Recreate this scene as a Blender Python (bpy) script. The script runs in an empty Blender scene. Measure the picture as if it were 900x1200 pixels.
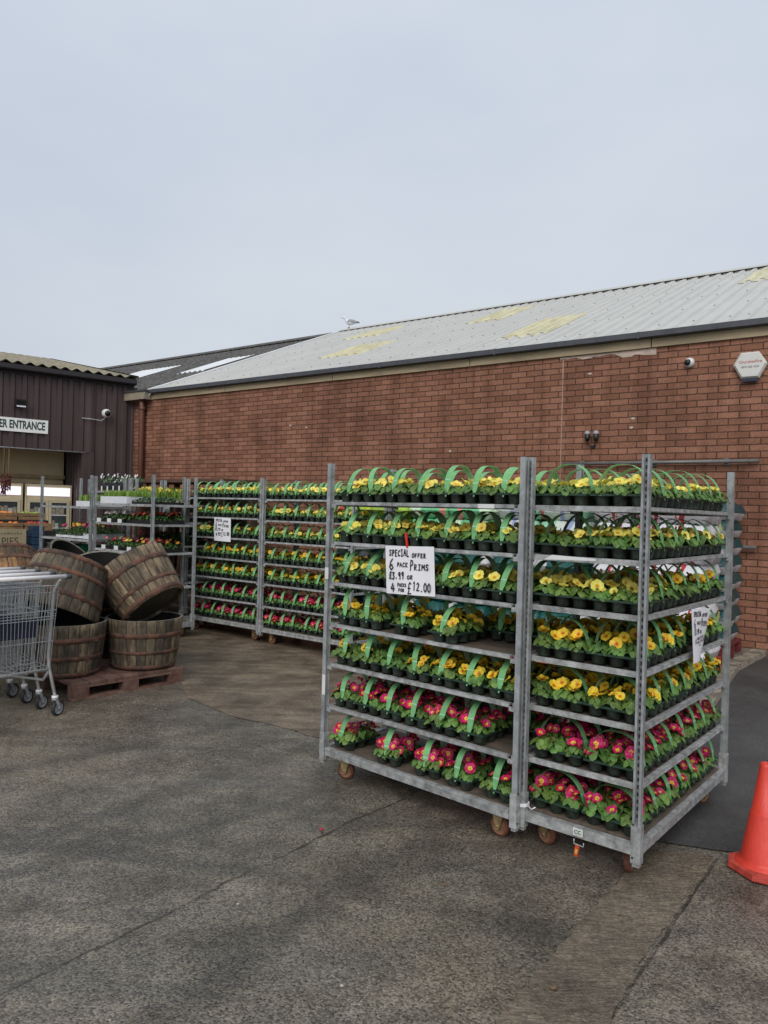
import bpy, math, random
from mathutils import Matrix, Vector
R = random.Random(7)
D2R = math.radians
sc = bpy.context.scene
COL = sc.collection
CAM_H = 1.615

def g(x, y):
    s = min(1, max(0, (x + 1) / 4)); s = s * s * (3 - 2 * s)
    return max(0, min(y, 12) - 4.5) * (.014 + .028 * s)

# ------------------------------------------------------------------ materials
MATS = {}
def nodes_of(m):
    m.use_nodes = True
    nt = m.node_tree
    return nt, nt.nodes, nt.links, nt.nodes['Principled BSDF']

def mat(name, col, rough=.6, metal=0., var=.25, scale=8., bump=0., bscale=60., rnd=.0, hue=0., stretch=None,
        col2=None, spec=.5, transl=0., emit=None, estr=0., coat=0., rvar=.12):
    """principled surface: base colour broken up by two noises, roughness noise, bump, per-object variation"""
    if name in MATS: return MATS[name]
    m = bpy.data.materials.new(name); nt, N, L, P = nodes_of(m)
    tc = N.new('ShaderNodeTexCoord'); src = tc.outputs['Object']
    if stretch:
        mp = N.new('ShaderNodeMapping'); mp.inputs['Scale'].default_value = stretch
        L.new(src, mp.inputs[0]); src = mp.outputs[0]
    oi = N.new('ShaderNodeObjectInfo')
    off = N.new('ShaderNodeVectorMath'); off.operation = 'ADD'
    mul = N.new('ShaderNodeVectorMath'); mul.operation = 'SCALE'; mul.inputs['Scale'].default_value = 13.
    cmb = N.new('ShaderNodeCombineXYZ')
    L.new(oi.outputs['Random'], cmb.inputs[0]); L.new(oi.outputs['Random'], cmb.inputs[1])
    L.new(cmb.outputs[0], mul.inputs[0]); L.new(src, off.inputs[0]); L.new(mul.outputs[0], off.inputs[1])
    n1 = N.new('ShaderNodeTexNoise'); n1.inputs['Scale'].default_value = scale; n1.inputs['Detail'].default_value = 8
    n1.inputs['Roughness'].default_value = .65
    L.new(off.outputs[0], n1.inputs['Vector'])
    rp = N.new('ShaderNodeValToRGB')
    c1 = [c * (1 - var) for c in col]; c2 = col2 if col2 else [min(1, c * (1 + var)) for c in col]
    rp.color_ramp.elements[0].position = .32; rp.color_ramp.elements[0].color = (*c1, 1)
    rp.color_ramp.elements[1].position = .68; rp.color_ramp.elements[1].color = (*c2, 1)
    L.new(n1.outputs['Fac'], rp.inputs[0])
    out = rp.outputs[0]
    if rnd or hue:
        hs = N.new('ShaderNodeHueSaturation'); L.new(out, hs.inputs['Color'])
        mr = N.new('ShaderNodeMapRange'); mr.inputs['To Min'].default_value = 1 - rnd; mr.inputs['To Max'].default_value = 1 + rnd
        L.new(oi.outputs['Random'], mr.inputs[0]); L.new(mr.outputs[0], hs.inputs['Value'])
        if hue:
            w = N.new('ShaderNodeTexWhiteNoise'); w.noise_dimensions = '1D'; L.new(oi.outputs['Random'], w.inputs['W'])
            mh = N.new('ShaderNodeMapRange'); mh.inputs['To Min'].default_value = .5 - hue; mh.inputs['To Max'].default_value = .5 + hue
            L.new(w.outputs[0], mh.inputs[0]); L.new(mh.outputs[0], hs.inputs['Hue'])
        out = hs.outputs[0]
    L.new(out, P.inputs['Base Color'])
    mr2 = N.new('ShaderNodeMapRange'); mr2.inputs['To Min'].default_value = max(.02, rough - rvar); mr2.inputs['To Max'].default_value = min(1, rough + rvar)
    L.new(n1.outputs['Fac'], mr2.inputs[0]); L.new(mr2.outputs[0], P.inputs['Roughness'])
    P.inputs['Metallic'].default_value = metal
    P.inputs['Specular IOR Level'].default_value = spec
    P.inputs['Coat Weight'].default_value = coat
    if bump:
        n2 = N.new('ShaderNodeTexNoise'); n2.inputs['Scale'].default_value = bscale; n2.inputs['Detail'].default_value = 5
        L.new(off.outputs[0], n2.inputs['Vector'])
        b = N.new('ShaderNodeBump'); b.inputs['Strength'].default_value = bump; b.inputs['Distance'].default_value = .01
        L.new(n2.outputs['Fac'], b.inputs['Height']); L.new(b.outputs[0], P.inputs['Normal'])
    if emit:
        P.inputs['Emission Color'].default_value = (*emit, 1); P.inputs['Emission Strength'].default_value = estr
    if transl:
        t = N.new('ShaderNodeBsdfTranslucent'); mx = N.new('ShaderNodeMixShader'); mx.inputs[0].default_value = transl
        L.new(out, t.inputs[0]); L.new(P.outputs[0], mx.inputs[1]); L.new(t.outputs[0], mx.inputs[2])
        L.new(mx.outputs[0], N['Material Output'].inputs['Surface'])
    MATS[name] = m
    return m

galv = mat('galvanised_steel', (.32, .335, .34), .5, .3, .35, 14, .2, 90, rnd=.08)
galv2 = mat('dirty_galvanised_steel', (.34, .345, .34), .55, .2, .45, 22, .3, 120, rnd=.10)
slot_m = mat('dark_slot', (.03, .032, .035), .8, 0, .2)
plyw = mat('grey_brown_plywood', (.11, .085, .065), .8, 0, .4, 5, .2, 50, stretch=(1, 6, 1))
black_pl = mat('black_green_plastic', (.014, .024, .018), .38, 0, .4, 45, .2, 80, rnd=.3, col2=(.045, .062, .045))
black_m = mat('black_plastic', (.012, .012, .013), .45, 0, .2)
zinc_y = mat('yellow_zinc', (.33, .25, .12), .5, .5, .4, 30)
brown_wheel = mat('brown_phenolic', (.20, .095, .05), .7, 0, .35, 40, .2, 200)
brown_tread = mat('red_brown_tread', (.13, .045, .025), .75, 0, .35, 40)
paper = mat('white_card', (.78, .77, .80), .7, 0, .04, 6, .1, 12)
ink = mat('black_marker', (.012, .01, .014), .5, 0, .1)
white_pl = mat('white_plastic', (.66, .66, .65), .45, 0, .1, 6)
red_pl = mat('red_plastic', (.55, .03, .015), .45, 0, .2)
green_ink = mat('green_ink', (.01, .13, .07), .5)

def ground_mat():
    m = bpy.data.materials.new('weathered_tarmac'); nt, N, L, P = nodes_of(m)
    tc = N.new('ShaderNodeTexCoord'); co = tc.outputs['Object']
    def noise(s, d=6, r=.6, v=None):
        n = N.new('ShaderNodeTexNoise'); n.inputs['Scale'].default_value = s; n.inputs['Detail'].default_value = d
        n.inputs['Roughness'].default_value = r; L.new(v or co, n.inputs['Vector']); return n.outputs['Fac']
    def ramp(f, a, b, ca, cb):
        r = N.new('ShaderNodeValToRGB'); e = r.color_ramp.elements
        e[0].position = a; e[0].color = (*ca, 1); e[1].position = b; e[1].color = (*cb, 1); L.new(f, r.inputs[0]); return r.outputs[0]
    def mixc(f, a, b, mode='MIX'):
        x = N.new('ShaderNodeMix'); x.data_type = 'RGBA'; x.blend_type = mode
        if isinstance(f, float): x.inputs[0].default_value = f
        else: L.new(f, x.inputs[0])
        for i, v in ((6, a), (7, b)):
            if isinstance(v, tuple): x.inputs[i].default_value = (*v, 1)
            else: L.new(v, x.inputs[i])
        return x.outputs[2]
    big = noise(.55, 5, .6); mid = noise(2.6, 8, .72); 
    mp = N.new('ShaderNodeMapping'); mp.inputs['Rotation'].default_value = (0, 0, D2R(38)); mp.inputs['Scale'].default_value = (.35, 2.4, 1)
    L.new(co, mp.inputs[0]); streak = noise(1.6, 7, .7, mp.outputs[0])
    c = ramp(mid, .36, .64, (.072, .062, .049), (.203, .181, .149))
    c = mixc(ramp(streak, .42, .62, (0, 0, 0), (.6, .6, .6)), c, (.074, .072, .066))
    c = mixc(ramp(big, .50, .68, (0, 0, 0), (.6, .6, .6)), c, (.182, .152, .112))
    sep = N.new('ShaderNodeSeparateXYZ'); L.new(co, sep.inputs[0])
    wob = noise(2.2, 4, .6); wob2 = noise(14, 3, .6)
    def math_(op, a, b=0.):
        x = N.new('ShaderNodeMath'); x.operation = op
        for i, v in ((0, a), (1, b)):
            if isinstance(v, (float, int)): x.inputs[i].default_value = v
            else: L.new(v, x.inputs[i])
        return x.outputs[0]
    # tyre rubber arcs and oil
    def arc(cx, cy, r0, w, f0=.45):
        dx = math_('ADD', sep.outputs[0], -cx); dy = math_('ADD', sep.outputs[1], -cy)
        rr_ = math_('SQRT', math_('ADD', math_('MULTIPLY', dx, dx), math_('MULTIPLY', dy, dy)))
        a = math_('ABSOLUTE', math_('ADD', math_('ADD', rr_, math_('MULTIPLY', mid, .10)), -r0 - .05))
        q = N.new('ShaderNodeMapRange'); q.inputs['From Min'].default_value = w; q.inputs['From Max'].default_value = w * .35; L.new(a, q.inputs[0])
        return math_('MULTIPLY', q.outputs[0], math_('MULTIPLY', streak, f0 * 1.6))
    for a_ in ((6.5, -1.5, 8.1, .10), (6.5, -1.5, 9.55, .11), (-5.5, 9.5, 6.0, .09), (-5.5, 9.5, 7.4, .08), (-3., -6., 9.6, .10)):
        c = mixc(arc(*a_), c, (.045, .042, .039))
    # aggregate
    vo = N.new('ShaderNodeTexVoronoi'); vo.inputs['Scale'].default_value = 120; L.new(co, vo.inputs['Vector'])
    agg = ramp(vo.outputs['Color'], .1, .95, (.42, .42, .42), (1.80, 1.75, 1.62))
    c = mixc(1.0, c, agg, 'MULTIPLY')
    fine = noise(420, 2, .5)
    c = mixc(1.0, c, ramp(fine, .35, .65, (.72, .72, .72), (1.3, 1.3, 1.3)), 'MULTIPLY')
    vs = N.new('ShaderNodeTexVoronoi'); vs.inputs['Scale'].default_value = 28; L.new(co, vs.inputs['Vector'])
    spk = ramp(vs.outputs['Distance'], .03, .07, (1, 1, 1), (0, 0, 0))
    gate = ramp(noise(7, 2), .52, .6, (0, 0, 0), (.75, .75, .75))
    spm = N.new('ShaderNodeMath'); spm.operation = 'MULTIPLY'; L.new(spk, spm.inputs[0]); L.new(gate, spm.inputs[1])
    c = mixc(spm.outputs[0], c, (.26, .24, .20))
    # joints and cracks: distance to a wandering line
    def line(p, q, w, amp=.05):
        dx, dy = q[0] - p[0], q[1] - p[1]; l = math.hypot(dx, dy); nx, ny = -dy / l, dx / l
        d = math_('ADD', math_('ADD', math_('MULTIPLY', sep.outputs[0], nx), math_('MULTIPLY', sep.outputs[1], ny)), -(nx * p[0] + ny * p[1]))
        d = math_('ADD', d, math_('MULTIPLY', math_('ADD', wob, -.5), amp * 2)); d = math_('ADD', d, math_('MULTIPLY', math_('ADD', wob2, -.5), amp * .5))
        ex = math_('ADD', math_('MULTIPLY', sep.outputs[0], dx / l), math_('ADD', math_('MULTIPLY', sep.outputs[1], dy / l), -(dx * p[0] + dy * p[1]) / l))
        inside = math_('MULTIPLY', math_('GREATER_THAN', ex, 0.), math_('LESS_THAN', ex, l))
        a = math_('ABSOLUTE', d)
        r = N.new('ShaderNodeMapRange'); r.inputs['From Min'].default_value = w; r.inputs['From Max'].default_value = w * .3; L.new(a, r.inputs[0])
        return math_('MULTIPLY', r.outputs[0], inside)
    ls = [line((-1.9, 1.55), (.45, 4.57), .011, .05), line((-1.75, 6.45), (-.3, 5.1), .014, .05),
          line((.665, 2.25), (1.66, 3.58), .012, .02), line((-4.5, 2.6), (-.6, 5.2), .005, .1)]
    tot = ls[0]
    for l_ in ls[1:]: tot = math_('MAXIMUM', tot, l_)
    crk = ramp(noise(5.5, 5, .7), .40, .56, (.18, .18, .18), (1, 1, 1)); tot = math_('MULTIPLY', tot, crk); c = mixc(math_('MULTIPLY', tot, .8), c, (.03, .026, .02))
    L.new(c, P.inputs['Base Color'])
    wet = noise(.9, 4, .55)
    rr = N.new('ShaderNodeMapRange'); rr.inputs['From Min'].default_value = .44; rr.inputs['From Max'].default_value = .64
    rr.inputs['To Min'].default_value = .17; rr.inputs['To Max'].default_value = .56; L.new(wet, rr.inputs[0]); L.new(rr.outputs[0], P.inputs['Roughness'])
    P.inputs['Specular IOR Level'].default_value = .5
    h = math_('ADD', math_('MULTIPLY', vo.outputs['Distance'], -.8), math_('ADD', math_('MULTIPLY', mid, 1.2), math_('MULTIPLY', tot, -2.5)))
    h = math_('ADD', h, math_('MULTIPLY', fine, .3))
    b = N.new('ShaderNodeBump'); b.inputs['Strength'].default_value = .45; b.inputs['Distance'].default_value = .010
    L.new(h, b.inputs['Height']); L.new(b.outputs[0], P.inputs['Normal'])
    return m

def rough_mat(name, ca, cb, rough, comb=0., combdir=0., agg=115, wetlo=.3):
    m = bpy.data.materials.new(name); nt, N, L, P = nodes_of(m)
    tc = N.new('ShaderNodeTexCoord'); co = tc.outputs['Object']
    n = N.new('ShaderNodeTexNoise'); n.inputs['Scale'].default_value = 2.4; n.inputs['Detail'].default_value = 9; n.inputs['Roughness'].default_value = .7
    L.new(co, n.inputs['Vector'])
    r = N.new('ShaderNodeValToRGB'); e = r.color_ramp.elements; e[0].position = .33; e[0].color = (*ca, 1); e[1].position = .68; e[1].color = (*cb, 1)
    L.new(n.outputs['Fac'], r.inputs[0])
    vo = N.new('ShaderNodeTexVoronoi'); vo.inputs['Scale'].default_value = agg; L.new(co, vo.inputs['Vector'])
    r2 = N.new('ShaderNodeValToRGB'); r2.color_ramp.elements[0].color = (.65, .65, .65, 1); r2.color_ramp.elements[1].color = (1.4, 1.38, 1.33, 1)
    L.new(vo.outputs['Color'], r2.inputs[0])
    x = N.new('ShaderNodeMix'); x.data_type = 'RGBA'; x.blend_type = 'MULTIPLY'; x.inputs[0].default_value = 1
    L.new(r.outputs[0], x.inputs[6]); L.new(r2.outputs[0], x.inputs[7])
    col = x.outputs[2]
    mr = N.new('ShaderNodeMapRange'); mr.inputs['To Min'].default_value = wetlo; mr.inputs['To Max'].default_value = rough
    mr.inputs['From Min'].default_value = .35; mr.inputs['From Max'].default_value = .65
    L.new(n.outputs['Fac'], mr.inputs[0]); L.new(mr.outputs[0], P.inputs['Roughness'])
    h = vo.outputs['Distance']
    a = N.new('ShaderNodeMath'); a.operation = 'ADD'; L.new(n.outputs['Fac'], a.inputs[0]); L.new(h, a.inputs[1]); h = a.outputs[0]
    if comb:
        mp = N.new('ShaderNodeMapping'); mp.inputs['Rotation'].default_value = (0, 0, combdir); mp.inputs['Scale'].default_value = (.25, 1, 1)
        L.new(co, mp.inputs[0])
        w = N.new('ShaderNodeTexNoise'); w.inputs['Scale'].default_value = comb; w.inputs['Detail'].default_value = 4; L.new(mp.outputs[0], w.inputs['Vector'])
        a2 = N.new('ShaderNodeMath'); a2.operation = 'ADD'; L.new(h, a2.inputs[0]); 
        a3 = N.new('ShaderNodeMath'); a3.operation = 'MULTIPLY'; a3.inputs[1].default_value = 2.; L.new(w.outputs['Fac'], a3.inputs[0])
        L.new(a3.outputs[0], a2.inputs[1]); h = a2.outputs[0]
        r3 = N.new('ShaderNodeValToRGB'); r3.color_ramp.elements[0].position = .35; r3.color_ramp.elements[0].color = (.55, .55, .55, 1); r3.color_ramp.elements[1].position = .65; r3.color_ramp.elements[1].color = (1.3, 1.3, 1.3, 1)
        L.new(w.outputs['Fac'], r3.inputs[0])
        x2 = N.new('ShaderNodeMix'); x2.data_type = 'RGBA'; x2.blend_type = 'MULTIPLY'; x2.inputs[0].default_value = .55
        L.new(col, x2.inputs[6]); L.new(r3.outputs[0], x2.inputs[7]); col = x2.outputs[2]
    L.new(col, P.inputs['Base Color'])
    b = N.new('ShaderNodeBump'); b.inputs['Strength'].default_value = .5; b.inputs['Distance'].default_value = .012
    L.new(h, b.inputs['Height']); L.new(b.outputs[0], P.inputs['Normal'])
    return m

def brick_mat():
    m = bpy.data.materials.new('red_brick'); nt, N, L, P = nodes_of(m)
    tc = N.new('ShaderNodeTexCoord'); sp = N.new('ShaderNodeSeparateXYZ'); L.new(tc.outputs['Object'], sp.inputs[0])
    cb = N.new('ShaderNodeCombineXYZ'); L.new(sp.outputs[0], cb.inputs[0]); L.new(sp.outputs[2], cb.inputs[1])
    # slight irregularity of the courses
    nz = N.new('ShaderNodeTexNoise'); nz.inputs['Scale'].default_value = 6; nz.inputs['Detail'].default_value = 3; L.new(cb.outputs[0], nz.inputs['Vector'])
    vm = N.new('ShaderNodeVectorMath'); vm.operation = 'MULTIPLY_ADD'; vm.inputs[1].default_value = (.006, .006, 0)
    L.new(nz.outputs['Color'], vm.inputs[0]); L.new(cb.outputs[0], vm.inputs[2])
    def brick(c1, c2, mo, ms=.009):
        b = N.new('ShaderNodeTexBrick'); b.offset = .5; b.inputs['Scale'].default_value = 1
        b.inputs['Brick Width'].default_value = .225; b.inputs['Row Height'].default_value = .075
        b.inputs['Mortar Size'].default_value = ms; b.inputs['Mortar Smooth'].default_value = .35; b.inputs['Bias'].default_value = 0
        b.inputs['Color1'].default_value = (*c1, 1); b.inputs['Color2'].default_value = (*c2, 1); b.inputs['Mortar'].default_value = (*mo, 1)
        L.new(vm.outputs[0], b.inputs['Vector']); return b
    b = brick((.205, .092, .056), (.310, .148, .096), (.085, .044, .029), .007)
    n1 = N.new('ShaderNodeTexNoise'); n1.inputs['Scale'].default_value = 45; n1.inputs['Detail'].default_value = 6; L.new(cb.outputs[0], n1.inputs['Vector'])
    r1 = N.new('ShaderNodeValToRGB'); r1.color_ramp.elements[0].position = .3; r1.color_ramp.elements[0].color = (.78, .78, .78, 1); r1.color_ramp.elements[1].position = .7; r1.color_ramp.elements[1].color = (1.18, 1.18, 1.18, 1)
    L.new(n1.outputs['Fac'], r1.inputs[0])
    x = N.new('ShaderNodeMix'); x.data_type = 'RGBA'; x.blend_type = 'MULTIPLY'; x.inputs[0].default_value = 1
    L.new(b.outputs['Color'], x.inputs[6]); L.new(r1.outputs[0], x.inputs[7])
    # damp / soot patches with their own outline
    n2 = N.new('ShaderNodeTexNoise'); n2.inputs['Scale'].default_value = .75; n2.inputs['Detail'].default_value = 7; n2.inputs['Roughness'].default_value = .6
    L.new(cb.outputs[0], n2.inputs['Vector'])
    r2 = N.new('ShaderNodeValToRGB'); r2.color_ramp.elements[0].position = .38; r2.color_ramp.elements[0].color = (.70, .68, .67, 1); r2.color_ramp.elements[1].position = .56; r2.color_ramp.elements[1].color = (1.06, 1.06, 1.06, 1)
    L.new(n2.outputs['Fac'], r2.inputs[0])
    y = N.new('ShaderNodeMix'); y.data_type = 'RGBA'; y.blend_type = 'MULTIPLY'; y.inputs[0].default_value = .8
    L.new(x.outputs[2], y.inputs[6]); L.new(r2.outputs[0], y.inputs[7])
    mps = N.new('ShaderNodeMapping'); mps.inputs['Scale'].default_value = (5., .45, 1); L.new(cb.outputs[0], mps.inputs[0])
    ns = N.new('ShaderNodeTexNoise'); ns.inputs['Scale'].default_value = 1.; ns.inputs['Detail'].default_value = 6; L.new(mps.outputs[0], ns.inputs['Vector'])
    rs = N.new('ShaderNodeValToRGB'); rs.color_ramp.elements[0].position = .36; rs.color_ramp.elements[0].color = (.70, .68, .66, 1); rs.color_ramp.elements[1].position = .52; rs.color_ramp.elements[1].color = (1, 1, 1, 1)
    L.new(ns.outputs['Fac'], rs.inputs[0])
    ys = N.new('ShaderNodeMix'); ys.data_type = 'RGBA'; ys.blend_type = 'MULTIPLY'; ys.inputs[0].default_value = .75
    L.new(y.outputs[2], ys.inputs[6]); L.new(rs.outputs[0], ys.inputs[7]); y = ys
    # pale efflorescence flecks
    n3 = N.new('ShaderNodeTexNoise'); n3.inputs['Scale'].default_value = 9; n3.inputs['Detail'].default_value = 8; n3.inputs['Roughness'].default_value = .75
    L.new(cb.outputs[0], n3.inputs['Vector'])
    r3 = N.new('ShaderNodeValToRGB'); r3.color_ramp.elements[0].position = .73; r3.color_ramp.elements[0].color = (0, 0, 0, 1); r3.color_ramp.elements[1].position = .78; r3.color_ramp.elements[1].color = (.5, .5, .5, 1)
    L.new(n3.outputs['Fac'], r3.inputs[0])
    z = N.new('ShaderNodeMix'); z.data_type = 'RGBA'; L.new(r3.outputs[0], z.inputs[0]); L.new(y.outputs[2], z.inputs[6]); z.inputs[7].default_value = (.5, .4, .34, 1)
    L.new(z.outputs[2], P.inputs['Base Color'])
    P.inputs['Roughness'].default_value = .85; P.inputs['Specular IOR Level'].default_value = .25
    bm = N.new('ShaderNodeBump'); bm.inputs['Strength'].default_value = .8; bm.inputs['Distance'].default_value = .008
    iv = N.new('ShaderNodeMath'); iv.operation = 'MULTIPLY_ADD'; iv.inputs[1].default_value = -1.; L.new(b.outputs['Fac'], iv.inputs[0])
    s4 = N.new('ShaderNodeMath'); s4.operation = 'MULTIPLY'; s4.inputs[1].default_value = .35; L.new(n1.outputs['Fac'], s4.inputs[0]); L.new(s4.outputs[0], iv.inputs[2])
    L.new(iv.outputs[0], bm.inputs['Height']); L.new(bm.outputs[0], P.inputs['Normal'])
    return m

def barrel_mat(name, tint):
    m = bpy.data.materials.new(name); nt, N, L, P = nodes_of(m)
    tc = N.new('ShaderNodeTexCoord'); sp = N.new('ShaderNodeSeparateXYZ'); L.new(tc.outputs['Object'], sp.inputs[0])
    oi = N.new('ShaderNodeObjectInfo')
    at = N.new('ShaderNodeMath'); at.operation = 'ARCTAN2'; L.new(sp.outputs[1], at.inputs[0]); L.new(sp.outputs[0], at.inputs[1])
    ml = N.new('ShaderNodeMath'); ml.operation = 'MULTIPLY_ADD'; ml.inputs[1].default_value = 24 / (2 * math.pi); ml.inputs[2].default_value = 50.; L.new(at.outputs[0], ml.inputs[0])
    fl = N.new('ShaderNodeMath'); fl.operation = 'FLOOR'; L.new(ml.outputs[0], fl.inputs[0])
    ad = N.new('ShaderNodeMath'); ad.operation = 'MULTIPLY_ADD'; ad.inputs[1].default_value = 91.7; L.new(oi.outputs['Random'], ad.inputs[0]); L.new(fl.outputs[0], ad.inputs[2])
    wn = N.new('ShaderNodeTexWhiteNoise'); wn.noise_dimensions = '1D'; L.new(ad.outputs[0], wn.inputs['W'])
    r = N.new('ShaderNodeValToRGB'); e = r.color_ramp.elements
    e[0].color = (tint[0] * .55, tint[1] * .55, tint[2] * .55, 1); e[1].color = (tint[0] * 1.45, tint[1] * 1.42, tint[2] * 1.35, 1); L.new(wn.outputs[0], r.inputs[0])
    cb = N.new('ShaderNodeCombineXYZ'); L.new(ml.outputs[0], cb.inputs[0]); L.new(ad.outputs[0], cb.inputs[1])
    zz = N.new('ShaderNodeMath'); zz.operation = 'MULTIPLY'; zz.inputs[1].default_value = 3.; L.new(sp.outputs[2], zz.inputs[0]); L.new(zz.outputs[0], cb.inputs[2])
    n = N.new('ShaderNodeTexNoise'); n.inputs['Scale'].default_value = 2.6; n.inputs['Detail'].default_value = 9; n.inputs['Roughness'].default_value = .72; L.new(cb.outputs[0], n.inputs['Vector'])
    r2 = N.new('ShaderNodeValToRGB'); e = r2.color_ramp.elements; e[0].position = .36; e[0].color = (.25, .24, .22, 1); e[1].position = .66; e[1].color = (1.5, 1.42, 1.25, 1); L.new(n.outputs['Fac'], r2.inputs[0])
    x = N.new('ShaderNodeMix'); x.data_type = 'RGBA'; x.blend_type = 'MULTIPLY'; x.inputs[0].default_value = 1; L.new(r.outputs[0], x.inputs[6]); L.new(r2.outputs[0], x.inputs[7])
    n5 = N.new('ShaderNodeTexNoise'); n5.inputs['Scale'].default_value = 5; n5.inputs['Detail'].default_value = 6; L.new(tc.outputs['Object'], n5.inputs['Vector'])
    r5 = N.new('ShaderNodeValToRGB'); e = r5.color_ramp.elements; e[0].position = .47; e[0].color = (0, 0, 0, 1); e[1].position = .62; e[1].color = (.8, .8, .8, 1); L.new(n5.outputs['Fac'], r5.inputs[0])
    y = N.new('ShaderNodeMix'); y.data_type = 'RGBA'; L.new(r5.outputs[0], y.inputs[0]); L.new(x.outputs[2], y.inputs[6]); y.inputs[7].default_value = (.035, .028, .02, 1)
    fr = N.new('ShaderNodeMath'); fr.operation = 'FRACT'; L.new(ml.outputs[0], fr.inputs[0])
    pp = N.new('ShaderNodeMath'); pp.operation = 'PINGPONG'; pp.inputs[1].default_value = .5; L.new(fr.outputs[0], pp.inputs[0])
    ga = N.new('ShaderNodeMapRange'); ga.inputs['From Min'].default_value = .02; ga.inputs['From Max'].default_value = .07; L.new(pp.outputs[0], ga.inputs[0])
    yy = N.new('ShaderNodeMix'); yy.data_type = 'RGBA'; L.new(ga.outputs[0], yy.inputs[0]); yy.inputs[6].default_value = (.018, .014, .011, 1); L.new(y.outputs[2], yy.inputs[7])
    L.new(yy.outputs[2], P.inputs['Base Color']); P.inputs['Roughness'].default_value = .78
    b = N.new('ShaderNodeBump'); b.inputs['Strength'].default_value = .6; b.inputs['Distance'].default_value = .006; L.new(n.outputs['Fac'], b.inputs['Height']); L.new(b.outputs[0], P.inputs['Normal'])
    return m

def bag_mat(name, bands, base, rough=.38):
    """printed plastic: bands = [(from, to, colour)] along the bag's length in object space"""
    m = bpy.data.materials.new(name); nt, N, L, P = nodes_of(m)
    tc = N.new('ShaderNodeTexCoord'); sp = N.new('ShaderNodeSeparateXYZ'); L.new(tc.outputs['Object'], sp.inputs[0])
    n = N.new('ShaderNodeTexNoise'); n.inputs['Scale'].default_value = 5; n.inputs['Detail'].default_value = 4; L.new(tc.outputs['Object'], n.inputs['Vector'])
    oi = N.new('ShaderNodeObjectInfo')
    a = N.new('ShaderNodeMath'); a.operation = 'MULTIPLY_ADD'; a.inputs[1].default_value = .16; L.new(n.outputs['Fac'], a.inputs[0]); L.new(sp.outputs[0], a.inputs[2])
    o2 = N.new('ShaderNodeMath'); o2.operation = 'MULTIPLY_ADD'; o2.inputs[1].default_value = .12; L.new(oi.outputs['Random'], o2.inputs[0]); L.new(a.outputs[0], o2.inputs[2])
    cur = None
    for lo, hi, c in bands:
        g1 = N.new('ShaderNodeMath'); g1.operation = 'GREATER_THAN'; g1.inputs[1].default_value = lo; L.new(o2.outputs[0], g1.inputs[0])
        g2 = N.new('ShaderNodeMath'); g2.operation = 'LESS_THAN'; g2.inputs[1].default_value = hi; L.new(o2.outputs[0], g2.inputs[0])
        g3 = N.new('ShaderNodeMath'); g3.operation = 'MULTIPLY'; L.new(g1.outputs[0], g3.inputs[0]); L.new(g2.outputs[0], g3.inputs[1])
        x = N.new('ShaderNodeMix'); x.data_type = 'RGBA'; L.new(g3.outputs[0], x.inputs[0])
        if cur is None: x.inputs[6].default_value = (*base, 1)
        else: L.new(cur, x.inputs[6])
        x.inputs[7].default_value = (*c, 1); cur = x.outputs[2]
    L.new(cur, P.inputs['Base Color']); P.inputs['Roughness'].default_value = rough
    n2 = N.new('ShaderNodeTexNoise'); n2.inputs['Scale'].default_value = 14; n2.inputs['Detail'].default_value = 4; n2.inputs['Distortion'].default_value = 1.2; L.new(tc.outputs['Object'], n2.inputs['Vector'])
    b = N.new('ShaderNodeBump'); b.inputs['Strength'].default_value = .9; b.inputs['Distance'].default_value = .02; L.new(n2.outputs['Fac'], b.inputs['Height']); L.new(b.outputs[0], P.inputs['Normal'])
    return m

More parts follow.
